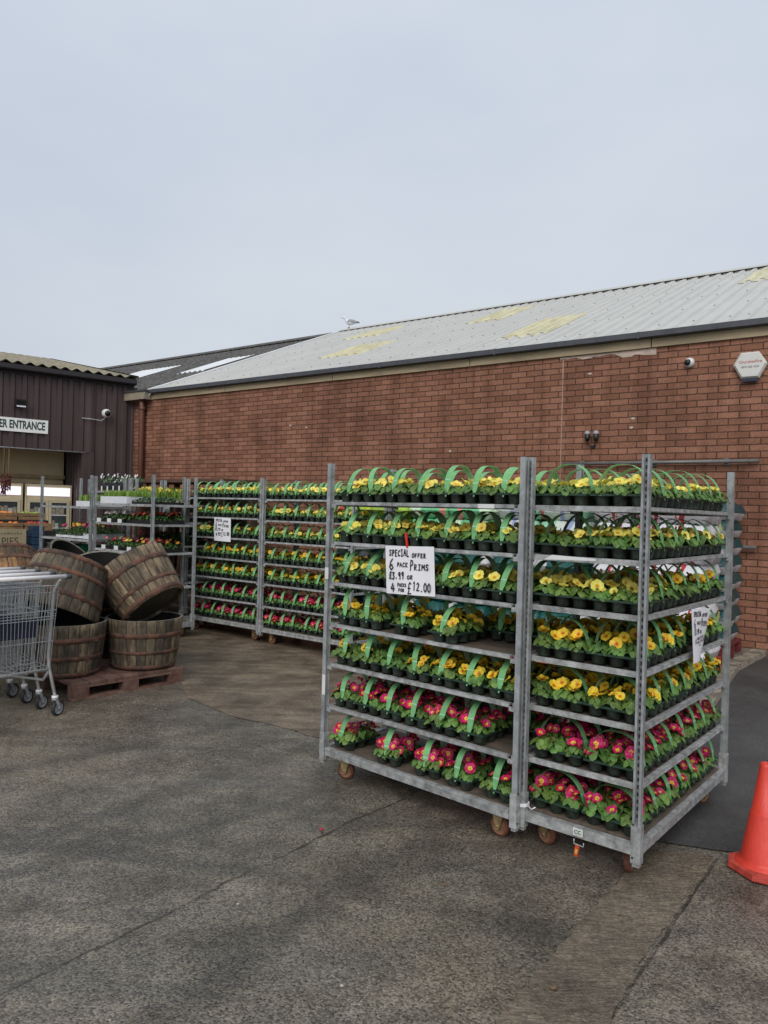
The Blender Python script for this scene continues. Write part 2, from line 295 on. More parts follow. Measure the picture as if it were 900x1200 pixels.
# ------------------------------------------------------------------ mesh builder
class MB:
    def __init__(s): s.v = []; s.f = []; s.m = []; s.sm = []
    def add(s, vs, fs, mi=0, smooth=False):
        o = len(s.v); s.v += [tuple(p) for p in vs]
        for f in fs: s.f.append([o + i for i in f]); s.m.append(mi); s.sm.append(smooth)
    def box(s, x0, x1, y0, y1, z0, z1, mi=0, M=None):
        vs = [Vector(p) for p in ((x0, y0, z0), (x1, y0, z0), (x1, y1, z0), (x0, y1, z0), (x0, y0, z1), (x1, y0, z1), (x1, y1, z1), (x0, y1, z1))]
        if M: vs = [M @ p for p in vs]
        s.add(vs, [(0, 3, 2, 1), (4, 5, 6, 7), (0, 1, 5, 4), (1, 2, 6, 5), (2, 3, 7, 6), (3, 0, 4, 7)], mi)
    def tube(s, pts, r, n=6, mi=0, caps=True, smooth=True):
        pts = [Vector(p) for p in pts]; rings = []; k = len(pts)
        rs = r if isinstance(r, (list, tuple)) else [r] * k
        prev = None
        for i, p in enumerate(pts):
            t = (pts[min(i + 1, k - 1)] - pts[max(i - 1, 0)])
            t = t.normalized() if t.length > 1e-9 else Vector((0, 0, 1))
            if prev is None:
                a = Vector((0, 0, 1)) if abs(t.z) < .9 else Vector((1, 0, 0)); u = t.cross(a).normalized()
            else:
                u = prev - t * prev.dot(t); u = u.normalized() if u.length > 1e-6 else t.orthogonal().normalized()
            prev = u; w = t.cross(u)
            rings.append([p + (u * math.cos(2 * math.pi * j / n) + w * math.sin(2 * math.pi * j / n)) * rs[i] for j in range(n)])
        vs = [p for ring in rings for p in ring]; fs = []
        for i in range(k - 1):
            for j in range(n): fs.append((i * n + j, i * n + (j + 1) % n, (i + 1) * n + (j + 1) % n, (i + 1) * n + j))
        if caps: fs += [tuple(range(n))[::-1], tuple((k - 1) * n + j for j in range(n))]
        s.add(vs, fs, mi, smooth)
    def lathe(s, prof, n=24, mi=0, M=None, smooth=True, fn=None):
        vs = []
        for r, z in prof:
            for j in range(n):
                a = 2 * math.pi * j / n; rr = r if fn is None else fn(r, z, a)
                p = Vector((rr * math.cos(a), rr * math.sin(a), z)); vs.append(M @ p if M else p)
        fs = []
        for i in range(len(prof) - 1):
            for j in range(n): fs.append((i * n + j, i * n + (j + 1) % n, (i + 1) * n + (j + 1) % n, (i + 1) * n + j))
        s.add(vs, fs, mi, smooth)
    def prism(s, poly, z0, z1, mi=0, M=None):
        n = len(poly); vs = [Vector((x, y, z0)) for x, y in poly] + [Vector((x, y, z1)) for x, y in poly]
        if M: vs = [M @ p for p in vs]
        s.add(vs, [tuple(range(n))[::-1], tuple(range(n, 2 * n))] + [(i, (i + 1) % n, n + (i + 1) % n, n + i) for i in range(n)], mi)
    def mesh(s, name, mats):
        me = bpy.data.meshes.new(name); me.from_pydata(s.v, [], s.f)
        for m in mats: me.materials.append(m)
        me.polygons.foreach_set('material_index', s.m); me.polygons.foreach_set('use_smooth', s.sm); me.update()
        return me

KIDS = {}; TEMPL = []
def link(name, data, parent=None, M=None, linked=True):
    o = bpy.data.objects.new(name, data)
    if linked: COL.objects.link(o)
    else: TEMPL.append(o)
    if parent is not None:
        o.parent = parent; KIDS.setdefault(parent, []).append(o)
    if M is not None: o.matrix_local = M
    return o
def obj(name, mb, mats, parent=None, M=None, linked=True, label=None):
    if not isinstance(mats, (list, tuple)): mats = [mats]
    o = link(name, mb.mesh(name, mats), parent, M, linked)
    if label: o['label'] = label
    return o
def tag(o, label, cat, group=None):
    o['label'] = label; o['category'] = cat
    if group: o['group'] = group
    return o
def empty(name, M=None, linked=True, parent=None):
    o = link(name, None, parent, M, linked); o.empty_display_size = .1; return o
def clone(src, M=None, parent=None):
    c = src.copy(); COL.objects.link(c)
    if parent is not None: c.parent = parent
    if M is not None: c.matrix_local = M
    for k in KIDS.get(src, ()): KIDS.setdefault(c, []).append(clone(k, None, c))
    return c
def struct(name, mb, mats, M=None):
    o = obj(name, mb, mats, None, M); o['kind'] = 'structure'; return o
def X(x=0, y=0, z=0, rz=0, rx=0, ry=0):
    return Matrix.Translation((x, y, z)) @ Matrix.Rotation(rz, 4, 'Z') @ Matrix.Rotation(rx, 4, 'X') @ Matrix.Rotation(ry, 4, 'Y')
def axis_frame(c, axis, spin=0.):
    z = Vector(axis).normalized(); q = z.to_track_quat('Z', 'Y').to_matrix().to_4x4()
    return Matrix.Translation(c) @ q @ Matrix.Rotation(spin, 4, 'Z')
ORD = ['first', 'second', 'third', 'fourth', 'fifth', 'sixth', 'seventh', 'eighth', 'ninth', 'tenth']

# ------------------------------------------------------------------ ground
def sheet(name, poly_fn_or_grid, m, dz=0.): pass
def frange(a, b, n): return [a + (b - a) * i / n for i in range(n + 1)]
gb = MB()
xs = [-120, -60, -30] + frange(-16, 12, 56) + [20, 40, 80, 120]; ys = [-60, -30, -12] + frange(-6, 18, 48) + [30, 60, 120, 200]
gv = [(x, y, g(x, y)) for y in ys for x in xs]; nx = len(xs)
gb.add(gv, [(j * nx + i, j * nx + i + 1, (j + 1) * nx + i + 1, (j + 1) * nx + i) for j in range(len(ys) - 1) for i in range(nx - 1)], 0, True)
struct('ground', gb, ground_mat())

def strip_sheet(name, A, B, m, dz, n=60, cross=6, jit=.02, seed=1):
    """sheet between two polylines A and B (ragged edges), draped on the ground"""
    rr = random.Random(seed)
    def samp(P, t):
        L_ = [math.dist(P[i], P[i + 1]) for i in range(len(P) - 1)]; d = t * sum(L_)
        for i, l in enumerate(L_):
            if d <= l + 1e-9: u = d / l; return (P[i][0] + (P[i + 1][0] - P[i][0]) * u, P[i][1] + (P[i + 1][1] - P[i][1]) * u)
            d -= l
        return P[-1]
    mb = MB(); vs = []
    for i in range(n + 1):
        a = samp(A, i / n); b = samp(B, i / n)
        a = (a[0] + rr.uniform(-jit, jit), a[1] + rr.uniform(-jit, jit)); b = (b[0] + rr.uniform(-jit, jit), b[1] + rr.uniform(-jit, jit))
        for j in range(cross + 1):
            u = j / cross; x = a[0] + (b[0] - a[0]) * u; y = a[1] + (b[1] - a[1]) * u; vs.append((x, y, g(x, y) + dz))
    mb.add(vs, [(i * (cross + 1) + j, i * (cross + 1) + j + 1, (i + 1) * (cross + 1) + j + 1, (i + 1) * (cross + 1) + j) for i in range(n) for j in range(cross)], 0, True)
    return struct(name, mb, m)
strip_sheet('trench_strip', [(-.9, .55), (.4, 2.35), (.72, 2.8), (1.13, 3.35), (1.34, 3.62)], [(-.55, .6), (.76, 2.36), (1.01, 2.74), (1.27, 3.07), (1.64, 3.56)],
            rough_mat('trench_infill', (.078, .062, .045), (.195, .158, .115), .8, 75, D2R(-10), 90, .5), .004, 90, 6, .012, 3)
strip_sheet('dark_tarmac', [(1.40, 3.69), (2.1, 4.9), (2.74, 6.08), (3.26, 6.92), (3.56, 7.4), (4.30, 8.2)], [(1.68, 3.60), (3.2, 3.35), (9, 3.3), (14, 4), (14, 6), (14, 6)],
            rough_mat('dark_tarmac_surface', (.040, .040, .041), (.078, .077, .076), .75, 0, 0, 130, .45), .008, 60, 24, .014, 5)
strip_sheet('muddy_yard', [(-2.9, 8.8), (-2.05, 7.4), (-1.76, 6.6), (-1.60, 6.15), (-1.13, 5.68), (-.78, 5.48), (-.40, 5.18), (.5, 4.75), (1.5, 4.4)], [(-3.5, 13), (-2, 11.5), (-1, 10.8), (0, 10.3), (1, 9.6), (2, 8.9), (2.9, 8.3)],
            rough_mat('muddy_tarmac', (.085, .064, .045), (.225, .175, .125), .6, 12, D2R(25), 100, .28), .004, 60, 30, .014, 8)
# concrete apron with a worn kerb along its edge
ap = MB()
apoly = [(2.74, 6.06), (3.28, 6.93), (3.57, 7.38), (4.31, 8.20), (4.72, 8.78), (-1.2, 13.0), (-2.0, 12.0), (.9, 8.9)]
n = len(apoly); vs = [(x, y, g(x, y) + .065) for x, y in apoly] + [(x, y, g(x, y) - .05) for x, y in apoly]
ap.add(vs, [tuple(range(n))] + [(n + i, n + (i + 1) % n, (i + 1) % n, i) for i in range(n)])
struct('pavement', ap, rough_mat('old_concrete', (.11, .095, .078), (.24, .21, .175), .85, 0, 0, 60, .5))
kb = MB(); kpts = [(2.72, 6.05), (3.27, 6.92), (3.56, 7.37), (4.305, 8.19), (4.74, 8.75)]
for (a, b) in zip(kpts[:-1], kpts[1:]):
    L_ = math.dist(a, b); k = max(1, round(L_ / .3)); dx, dy = (b[0] - a[0]) / L_, (b[1] - a[1]) / L_
    for i in range(k):
        t0, t1 = i * L_ / k + .006, (i + 1) * L_ / k - .006; w = .12 + R.uniform(-.008, .008)
        p0 = (a[0] + dx * t0, a[1] + dy * t0); p1 = (a[0] + dx * t1, a[1] + dy * t1)
        q = [(p0[0] + dy * .012, p0[1] - dx * .012), (p1[0] + dy * .012, p1[1] - dx * .012), (p1[0] - dy * w, p1[1] + dx * w), (p0[0] - dy * w, p0[1] + dx * w)]
        zz = g(*p0) + .072 + R.uniform(-.003, .003); kb.prism(q, zz - .12, zz)
struct('kerb', kb, mat('pale_kerb_stone', (.27, .235, .18), .85, 0, .45, 12, .5, 40))

# ------------------------------------------------------------------ trolleys (roll containers)
SH = [1.665, 1.425, 1.18, .93, .69, .435]; DECK = .19
LX, LY = 1.35, .565
def post_mb():
    mb = MB(); t = .0035
    # C-profile post with the open, slotted side outwards: two bright flanges, recessed web
    w = .0145
    mb.box(-w, w, .004, .004 + t, .27, 1.9)                     # web
    mb.box(-w - t, -w, -.016, .012, .27, 1.9); mb.box(w, w + t, -.016, .012, .27, 1.9)
    mb.box(-w, -w + .007, -.016, -.0135, .27, 1.9); mb.box(w - .007, w, -.016, -.0135, .27, 1.9)
    z = .30
    while z < 1.88:
        mb.box(-.007, .007, .0015, .0032, z, z + .016, 1); z += .032
    return mb
def sock_mb():
    mb = MB(); mb.prism([(-.022, -.019), (.022, -.019), (.022, .019), (-.022, .019)], .105, .27)
    mb.prism([(-.016, -.012), (.016, -.012), (.016, .012), (-.016, .012)], .088, .106)
    for z in (.275, .13): mb.tube([(-.012, -.0225, z), (-.012, -.0195, z)], .005, 6, 1)
    return mb
def shelf_mb():
    mb = MB(); a, b = .03, LX - .03
    for y in (0, LY):
        s = 1 if y == 0 else -1
        mb.box(a + .02, b - .02, y - .006, y + .006, -.017, .004)
        mb.box(a + .02, b - .02, y + s * .0065, y + s * .022, -.004, .003)
        mb.box(a + .02, b - .02, y - s * .009, y - s * .0065, -.014, -.010, 0)
        for x0, x1 in ((a - .016, a + .0195), (b - .0195, b + .016)): mb.box(x0, x1, y - .004, y + .004, -.034, -.012)
    for x in (a, b): mb.box(x - .006, x + .006, .008, LY - .008, -.022, .004)
    return mb
def deck_mb(z0, z1):
    mb = MB(); mb.box(.042, LX - .042, .010, LY - .010, z0, z1); return mb
def base_mb():
    mb = MB()
    for y in (0, LY): mb.box(.026, LX - .026, y - .017, y + .017, .139, .185); mb.box(.026, LX - .026, y - .02, y - .0172, .170, .183)
    for x in (0, LX): mb.box(x - .017, x + .017, .019, LY - .019, .139, .185)
    mb.box(.1, LX - .1, LY / 2 - .02, LY / 2 + .02, .12, .15)
    return mb
def caster(root, x, y, ang):
    c = empty('caster', X(x, y, 0, ang), True, root)
    f = MB(); f.box(-.05, .05, -.038, .038, .118, .124)
    for s in (-1, 1):
        f.prism([(-.034, .119), (.034, .119), (.014, .052), (.006, .036), (-.012, .036), (-.014, .052)], 0, .003, 0, X(0, s * .024, 0, 0, D2R(90)))
    f.tube([(0, -.032, .054), (0, .032, .054)], .007, 8)
    obj('fork', f, zinc_y, c)
    w = MB(); M = Matrix.Translation((0, 0, .054)) @ Matrix.Rotation(D2R(90), 4, 'X')
    w.lathe([(.002, -.011), (.016, -.013), (.018, -.008), (.040, -.008), (.043, -.014)], 24, 0, M); w.lathe([(.043, .014), (.040, .008), (.018, .008), (.016, .013), (.002, .011)], 24, 0, M)
    w.lathe([(.043, -.0145), (.0535, -.013), (.0545, 0), (.0535, .013), (.043, .0145)], 24, 1, M)
    obj('wheel', w, [brown_wheel, brown_tread], c)
    return c
def trolley(x, y, ang, label, group, seed, pairs=None):
    t = empty('plant_trolley', X(x, y, g(x, y), ang)); tag(t, label, 'trolley', group)
    rr = random.Random(seed)
    if not PROTO:
        PROTO['post'] = post_mb().mesh('post', [galv, slot_m]); PROTO['sock'] = sock_mb().mesh('post_socket', [galv2, slot_m])
        PROTO['shelf'] = shelf_mb().mesh('shelf', [galv2]); PROTO['deck'] = deck_mb(-.006, -.0045).mesh('deck', [plyw])
        PROTO['base'] = base_mb().mesh('base_frame', [galv2]); PROTO['bdeck'] = deck_mb(.172, .1875).mesh('deck', [plyw])
    b = link('base_frame', PROTO['base'], t); link('deck', PROTO['bdeck'], b)
    for px, py in ((0, 0), (LX, 0), (0, LY), (LX, LY)):
        p = link('post', PROTO['post'], t, X(px, py, 0, (-math.pi / 2 if px == 0 else math.pi / 2) + rr.uniform(-.01, .01))); link('post_socket', PROTO['sock'], p)
    for z in SH:
        s = link('shelf', PROTO['shelf'], t, X(0, 0, z, 0, 0, rr.uniform(-.003, .003))); link('deck', PROTO['deck'], s)
    for px, py, c in ((.12, .075, rr.uniform(-.4, .4)), (LX - .13, .075, rr.uniform(-.5, .5)), (.12, LY - .075, rr.uniform(0, 3)), (LX - .13, LY - .075, rr.uniform(0, 3))): caster(t, px, py, c)
    return t
PROTO = {}
A1 = math.atan2(-.907, 1.0); A2 = math.atan2(.772, .635); A3 = math.atan2(-.61, .79)
TG = 'galvanised plant trolleys of primroses'
T1 = trolley(-.325, 4.495, A1, 'grey metal flower trolley in front carrying the large white price card', TG, 1)
T2 = trolley(1.15, 3.25, A2, 'nearest grey metal flower trolley, beside the orange cone, red tag on its base', TG, 2)
T3 = trolley(-2.49, 9.40, A3, 'distant grey metal flower trolley with the small white price card', TG, 3)
T4 = trolley(-2.49 + .79 * 1.395, 9.40 - .61 * 1.395, A3, 'distant grey flower trolley without a card, behind the large-card trolley', TG, 4)

# ------------------------------------------------------------------ primrose packs
leafm = mat('primrose_leaf', (.075, .175, .034), .45, 0, .5, 26, .7, 110, rnd=.25, hue=.014, transl=.18, col2=(.19, .33, .065))
hand_g = mat('green_card_handle', (.30, .68, .31), .42, 0, .12, 40, rnd=.08, transl=.45)
hand_b = mat('grey_green_card_inside', (.42, .58, .41), .55, 0, .08, 40, transl=.45)
hand_w = mat('white_print_line', (.36, .62, .42), .5, 0, .1)
soil = mat('dark_compost', (.02, .014, .01), .95, 0, .4, 60, .5, 90)
def petal(name, c, c2, rnd=.12, hue=.008): return mat(name, c, .55, 0, .12, 60, .15, 120, rnd=rnd, hue=hue, col2=c2, transl=.2)
P_PALE = petal('pale_yellow_petal', (.90, .76, .10), (.95, .86, .22)); E_PALE = petal('deep_yellow_eye', (.80, .36, .02), (.85, .45, .03))
P_GOLD = petal('golden_petal', (.88, .58, .025), (.94, .70, .06)); E_GOLD = petal('orange_eye', (.72, .20, .01), (.8, .28, .02))
P_CRIM = petal('crimson_petal', (.48, .006, .085), (.68, .015, .15), .2, .012); E_CRIM = petal('yellow_star_eye', (.85, .52, .03), (.9, .65, .08))
FC = {'pale yellow': (P_PALE, E_PALE), 'golden yellow': (P_GOLD, E_GOLD), 'crimson': (P_CRIM, E_CRIM)}

def flower_geo(mb, M, rr, Rf=.026, seg=25, eye=.36):
    c = rr.uniform(-.15, .35); ph = rr.uniform(0, 6.28); wav = [rr.uniform(-.12, .12) for _ in range(5)]
    rings = [0.10, eye, .62, .86, 1.0]; vs = [M @ Vector((0, 0, -.004))]
    for k, q in enumerate(rings):
        for j in range(seg):
            a = 2 * math.pi * j / seg; p5 = abs(math.cos(2.5 * a)); idx = int((a + math.pi / 5) / (2 * math.pi / 5)) % 5
            rad = q * Rf
            if q > .5: rad *= (.80 + .26 * min(1, p5 * 1.9) - .10 * max(0, p5 - .93) / .07) if q > .8 else (.92 + .08 * min(1, p5 * 2))
            elif k == 1: rad *= .80 + .35 * p5
            z = c * Rf * q * q * .9 - .004 * (1 - q) + Rf * q * q * wav[idx] + Rf * .10 * q * math.sin(5 * a + ph)
            vs.append(M @ Vector((rad * math.cos(a), rad * math.sin(a), z)))
    fs = [(0, 1 + j, 1 + (j + 1) % seg) for j in range(seg)]
    mb.add(vs, fs, 2, True); o = len(mb.v) - len(vs)
    for k in range(len(rings) - 1):
        for j in range(seg):
            a0 = o + 1 + k * seg; b0 = a0 + seg
            mb.f.append([a0 + j, a0 + (j + 1) % seg, b0 + (j + 1) % seg, b0 + j]); mb.m.append(1 if k == 0 else 0); mb.sm.append(True)
LW = [(0, .22), (.2, .34), (.4, .68), (.6, .97), (.78, 1.0), (.92, .72), (1, .30)]
def LEAFW(t):
    for (a, u), (b, v) in zip(LW[:-1], LW[1:]):
        if t <= b + 1e-6: return u + (v - u) * (t - a) / (b - a)
    return .3
def leaf_geo(mb, a, L_, W, lift, rr, org=(0, 0, 0), mi=0, n=5):
    vs = []; ca, sa = math.cos(a), math.sin(a); tw = rr.uniform(-.4, .4)
    for i in range(n + 1):
        t = i / n; w = W * .5 * LEAFW(t)
        d = L_ * t; z = lift * math.sin(t * 2.5) - .016 * t * t
        for s in (-1, 0, 1):
            zz = z + abs(s) * w * .30 * math.cos(t * 4 + tw * 5) + s * w * tw + rr.uniform(-.0028, .0028); dd = d * (1 - .05 * abs(s))
            vs.append((org[0] + dd * ca - s * w * sa, org[1] + dd * sa + s * w * ca, org[2] + zz))
    mb.add(vs, [(i * 3 + j, i * 3 + j + 1, (i + 1) * 3 + j + 1, (i + 1) * 3 + j) for i in range(n) for j in (0, 1)], mi, True)
def foliage_geo(mb, org, rr, nl=12, n=5):
    a0 = rr.uniform(0, 6)
    for i in range(nl):
        a = a0 + i * 2.4 + rr.uniform(-.3, .3); k = i / nl
        leaf_geo(mb, a, rr.uniform(.048, .072) * (1.05 - .35 * k), rr.uniform(.032, .044), .014 + .036 * k + rr.uniform(0, .012), rr, (org[0], org[1], org[2]), 0, n)
    for i in range(4):      # buds and stalks
        a = rr.uniform(0, 6.28); r_ = rr.uniform(.005, .03); h = rr.uniform(.03, .055)
        mb.tube([org, (org[0] + r_ * math.cos(a), org[1] + r_ * math.sin(a), org[2] + h)], [.0015, .003], 4, 0, False)
POTS = [((i - .5) * .087, (j - 1) * .087) for j in range(3) for i in range(2)]
def tray_geo(mb, rnd_=None):
    for px, py in POTS:
        def fn(r, z, a): return r * (1 + .06 * math.cos(4 * a) ** 2 * -1 + .02 * math.cos(12 * a))
        mb.lathe([(.001, 0), (.029, 0), (.031, .004), (.0395, .050), (.0415, .0515), (.0415, .054)], 16, 0, X(px, py, 0), True, fn)
        mb.lathe([(.036, .050), (.001, .051)], 10, 1, X(px, py, 0))
    # tray top web between the pots
    mb.box(-.088, .088, -.1305, .1305, .0540, .0555, 2)
    for sx in (-1, 1): mb.box(sx * .0885 - .0015, sx * .0885 + .0015, -.1305, .1305, .047, .057, 2)
    for sy in (-1, 1): mb.box(-.087, .087, sy * .1315 - .0013, sy * .1315 + .0013, .047, .057, 2)
rim_m = mat('dark_green_tray_rim', (.018, .045, .028), .4, 0, .2, 30)
def handle_geo(mb, rr):
    n = 20; sk = rr.uniform(-.05, .05); lean = rr.uniform(-.032, .032); H = rr.uniform(.138, .160); hs = .122
    o = []; 
    for i in range(n + 1):
        t = math.pi * i / n; y = -hs * math.copysign(abs(math.cos(t)) ** .85, math.cos(t)); z = .052 + H * math.sin(t) ** .9
        w = .0185 * (1 if .12 < i / n < .88 else .55 + .45 * math.sin(math.pi * min(i / n, 1 - i / n) / .24))
        if i in (0, n): w = .003; z = .036; y = y * 1.075
        xo = lean * math.sin(t) + sk * y * .4 * 0; tw = sk * math.sin(t)
        o.append((xo, y, z, w, tw))
    vo = []; vi = []
    for k, (xo, y, z, w, tw) in enumerate(o):
        t = math.pi * k / n; ny, nz = -math.cos(t), math.sin(t)
        for s in (-1, 1): vo.append((xo + s * w, y + tw * s * w, z)); vi.append((xo + s * w, y + tw * s * w - ny * .0012, z - nz * .0012))
    fo = [(2 * i, 2 * i + 1, 2 * i + 3, 2 * i + 2) for i in range(n)]
    for i, f in enumerate(fo): mb.add([vo[q] for q in f], [(0, 1, 2, 3)], 2 if i in (2, n - 3) and 0 else 0, True)
    mb.add(vi, [f[::-1] for f in fo], 1, True)
    for e in (2, n - 3):     # printed pale line near each foot
        f = fo[e]; a = Vector(vo[f[0]]); b = Vector(vo[f[1]]); c = Vector(vo[f[3]])
        t = math.pi * (e + .3) / n; nn = Vector((0, -math.cos(t), math.sin(t))) * .0006; d = (c - a) * .22
        mb.add([a + nn, b + nn, b + d + nn, a + d + nn], [(0, 1, 2, 3)], 2)
hand_mats = [hand_g, hand_b, hand_w]
rr = random.Random(11)
PROTO['tray'] = (lambda m: (tray_geo(m), m)[1])(MB()).mesh('pot_tray', [black_pl, soil, rim_m])
HANDS = []; FOLS = []; FLW = {}
for i in range(9):
    m = MB(); handle_geo(m, rr); HANDS.append(m.mesh('handle', hand_mats))
for i in range(7):
    m = MB(); foliage_geo(m, (0, 0, .052), rr, 13, 7); FOLS.append(m.mesh('plant', [leafm]))
for k, (pm, em) in FC.items():
    FLW[k] = []
    for i in range(6):
        m = MB(); flower_geo(m, Matrix.Identity(4), rr, .026 if k != 'crimson' else .0245, 25, .36 if k != 'crimson' else .40); FLW[k].append(m.mesh('flower', [pm, em, em]))
def flower_M(px, py, rr, crim, corner=False):
    a = rr.uniform(0, 6.28); r_ = rr.uniform(.004, .036); tilt = rr.uniform(.25, 1.15)
    c = Vector((px + r_ * math.cos(a), py + r_ * math.sin(a), .052 + rr.uniform(.050, .080) - r_ * .35))
    fs_ = -1 if py < .01 else 1; b = (fs_ * math.pi / 2 + rr.uniform(-1.3, 1.3)) if not corner or rr.random() < .35 else math.pi + rr.uniform(-.9, .9); d = Vector((math.sin(tilt) * math.cos(b), math.sin(tilt) * math.sin(b), math.cos(tilt)))
    return axis_frame(c, d, rr.uniform(0, 6)) @ Matrix.Scale(rr.uniform(.82, 1.2), 4)
def pack_template(kind, full, seed):
    rr = random.Random(seed); t = empty('primrose_pack', None, False)
    link('pot_tray', PROTO['tray'], t, None, False); link('handle', HANDS[seed % 9], t, None, False)
    crim = kind == 'crimson'; tot = MB(); ftot = MB()
    for px, py in POTS:
        k = rr.choice([1, 3, 3, 4, 4] if crim else [0, 1, 2, 3, 3, 3])
        if full:
            p = link('plant', rr.choice(FOLS), t, X(px, py, 0, rr.uniform(0, 6)) @ Matrix.Translation((0, 0, .052)) @ Matrix.Scale(rr.uniform(.82, 1.2), 4) @ Matrix.Translation((0, 0, -.052)), False); pi = p.matrix_basis.inverted()
            for q in range(k): link('flower', rr.choice(FLW[kind]), p, pi @ flower_M(px, py, rr, crim, full == 2), False)
        else:
            foliage_geo(tot, (px, py, .052), rr, 10, 5)
            for q in range(max(1, k)): flower_geo(ftot, flower_M(px, py, rr, crim), rr, .026, 15)
    if not full:
        link('foliage', tot.mesh('foliage', [leafm]), t, None, False); link('flowers', ftot.mesh('flowers', [*FC[kind], FC[kind][1]]), t, None, False)
    return t
TP = {}
for kind in FC:
    TP[kind, 1] = [pack_template(kind, True, 100 + i * 7 + len(kind)) for i in range(14)]
    TP[kind, 2] = [pack_template(kind, 2, 500 + i * 7 + len(kind)) for i in range(4)]
    TP[kind, 0] = [pack_template(kind, False, 300 + i * 7 + len(kind)) for i in range(4)]
SHN = ['top shelf', 'second shelf', 'third shelf', 'fourth shelf', 'fifth shelf', 'sixth shelf', 'bottom deck']
def kind_for(tn, lv, i):
    if lv >= 5: return 'crimson'
    if tn == 1: return 'pale yellow' if lv <= 2 else 'golden yellow'
    if tn == 2: return 'pale yellow' if lv <= 1 or (lv == 2 and i < 3) else 'golden yellow'
    return 'pale yellow' if lv <= 2 else 'golden yellow'
used = set()
def put_pack(T, tn, name, lv, slot, row, full, dx=0., dy=0., rot=0., order=None, rowname=None):
    kind = kind_for(tn, lv, slot); rr = R
    z = (SH[lv] + .0045) if lv < 6 else DECK
    x = .030 + .092 + .184 * slot + dx; y = (.1445 if row == 0 else .4205) + dy
    src = rr.choice(TP[kind, full])
    M = T.matrix_basis @ X(x, y, z, rot + rr.uniform(-.055, .055) + (math.pi if rr.random() < .5 and full != 2 else 0))
    c = clone(src, M)
    o = (order if order is not None else slot)
    frm = {1: 'from left', 2: 'from near corner', 3: 'from left', 4: 'from left'}[tn]
    rn = rowname or (('front row' if tn != 2 else 'outer row') if row == 0 else ('back row' if tn != 2 else 'inner row'))
    lab = f'{kind} primrose pack, {ORD[o]} {frm}, {rn}, {SHN[lv]}, {name}'
    assert lab not in used, lab
    used.add(lab); tag(c, lab, 'flower pack', 'six-pot packs of primroses with green handles')
N1, N2, N3, N4 = 'large-card trolley', 'cone-side trolley', 'small-card trolley', 'far cardless trolley'
rows1 = {3: [(0, 0, 0), (1, 0, 0), (3, -.10, .0), (5, -.16, -.03)], 5: [(i, 0, 0) for i in range(6)], 6: [(0, 0, 0), (2, 0, -.02), (4, -.10, -.01), (5, -.05, -.01), (6, 0, 0)]}
for lv in range(7):
    for n_, (s, dx, dy) in enumerate(rows1.get(lv, [(i, 0, 0) for i in range(7)])):
        put_pack(T1, 1, N1, lv, s, 0, 1, dx + R.uniform(-.006, .006), dy, (.12 if lv == 6 and s in (2, 4) else 0), n_)
    bk = [i for i in range(7) if not (lv == 6 and i in (0, 1, 2)) and not (lv == 3 and i in (2,))]
    for n_, s in enumerate(bk): put_pack(T1, 1, N1, lv, s, 1, 0, R.uniform(-.005, .005), 0, 0, n_)
for lv in range(7):
    fr = [i for i in range(7) if not (lv == 3 and i == 4)]
    for n_, s in enumerate(fr): put_pack(T2, 2, N2, lv, s, 0, 2 if s == 0 else 1, R.uniform(-.005, .005), R.uniform(-.004, .004), 0, n_)
    for s in range(7): put_pack(T2, 2, N2, lv, s, 1, 2 if s == 0 else 0, R.uniform(-.005, .005))
for T, tn, nm in ((T3, 3, N3), (T4, 4, N4)):
    for lv in range(7):
        for s in range(7): put_pack(T, tn, nm, lv, s, 0, 0, R.uniform(-.006, .006))
    for s in range(7): put_pack(T, tn, nm, 0, s, 1, 0)
# the rows behind on the two distant trolleys (beyond 300): one mass
bkm = MB(); rr = random.Random(5)
for T in (T3, T4):
    for lv in range(1, 7):
        for s in range(7):
            M = T.matrix_basis @ X(.135 + .18 * s, .4205, (SH[lv] + .0045) if lv < 6 else DECK)
            bkm.box(-.088, .088, -.13, .13, .0, .054, 0, M)
            for px, py in POTS:
                o = M @ Vector((px, py, .052))
                for q in range(6): leaf_geo(bkm, rr.uniform(0, 6.28), .06, .034, .04, rr, tuple(o), 1, 2)
                k0 = len(bkm.m)
                if rr.random() < .8: flower_geo(bkm, M @ flower_M(px, py, rr, False), rr, .026, 10)
                for q in range(k0, len(bkm.m)):
                    bkm.m[q] = {0: 2 if lv < 5 else 3, 1: 4, 2: 4}[bkm.m[q]]
o = obj('primroses', bkm, [black_pl, leafm, P_GOLD, P_CRIM, E_GOLD]); o['kind'] = 'stuff'
tag(o, 'packed back rows of primroses behind the front packs on the two distant trolleys', 'flowers')

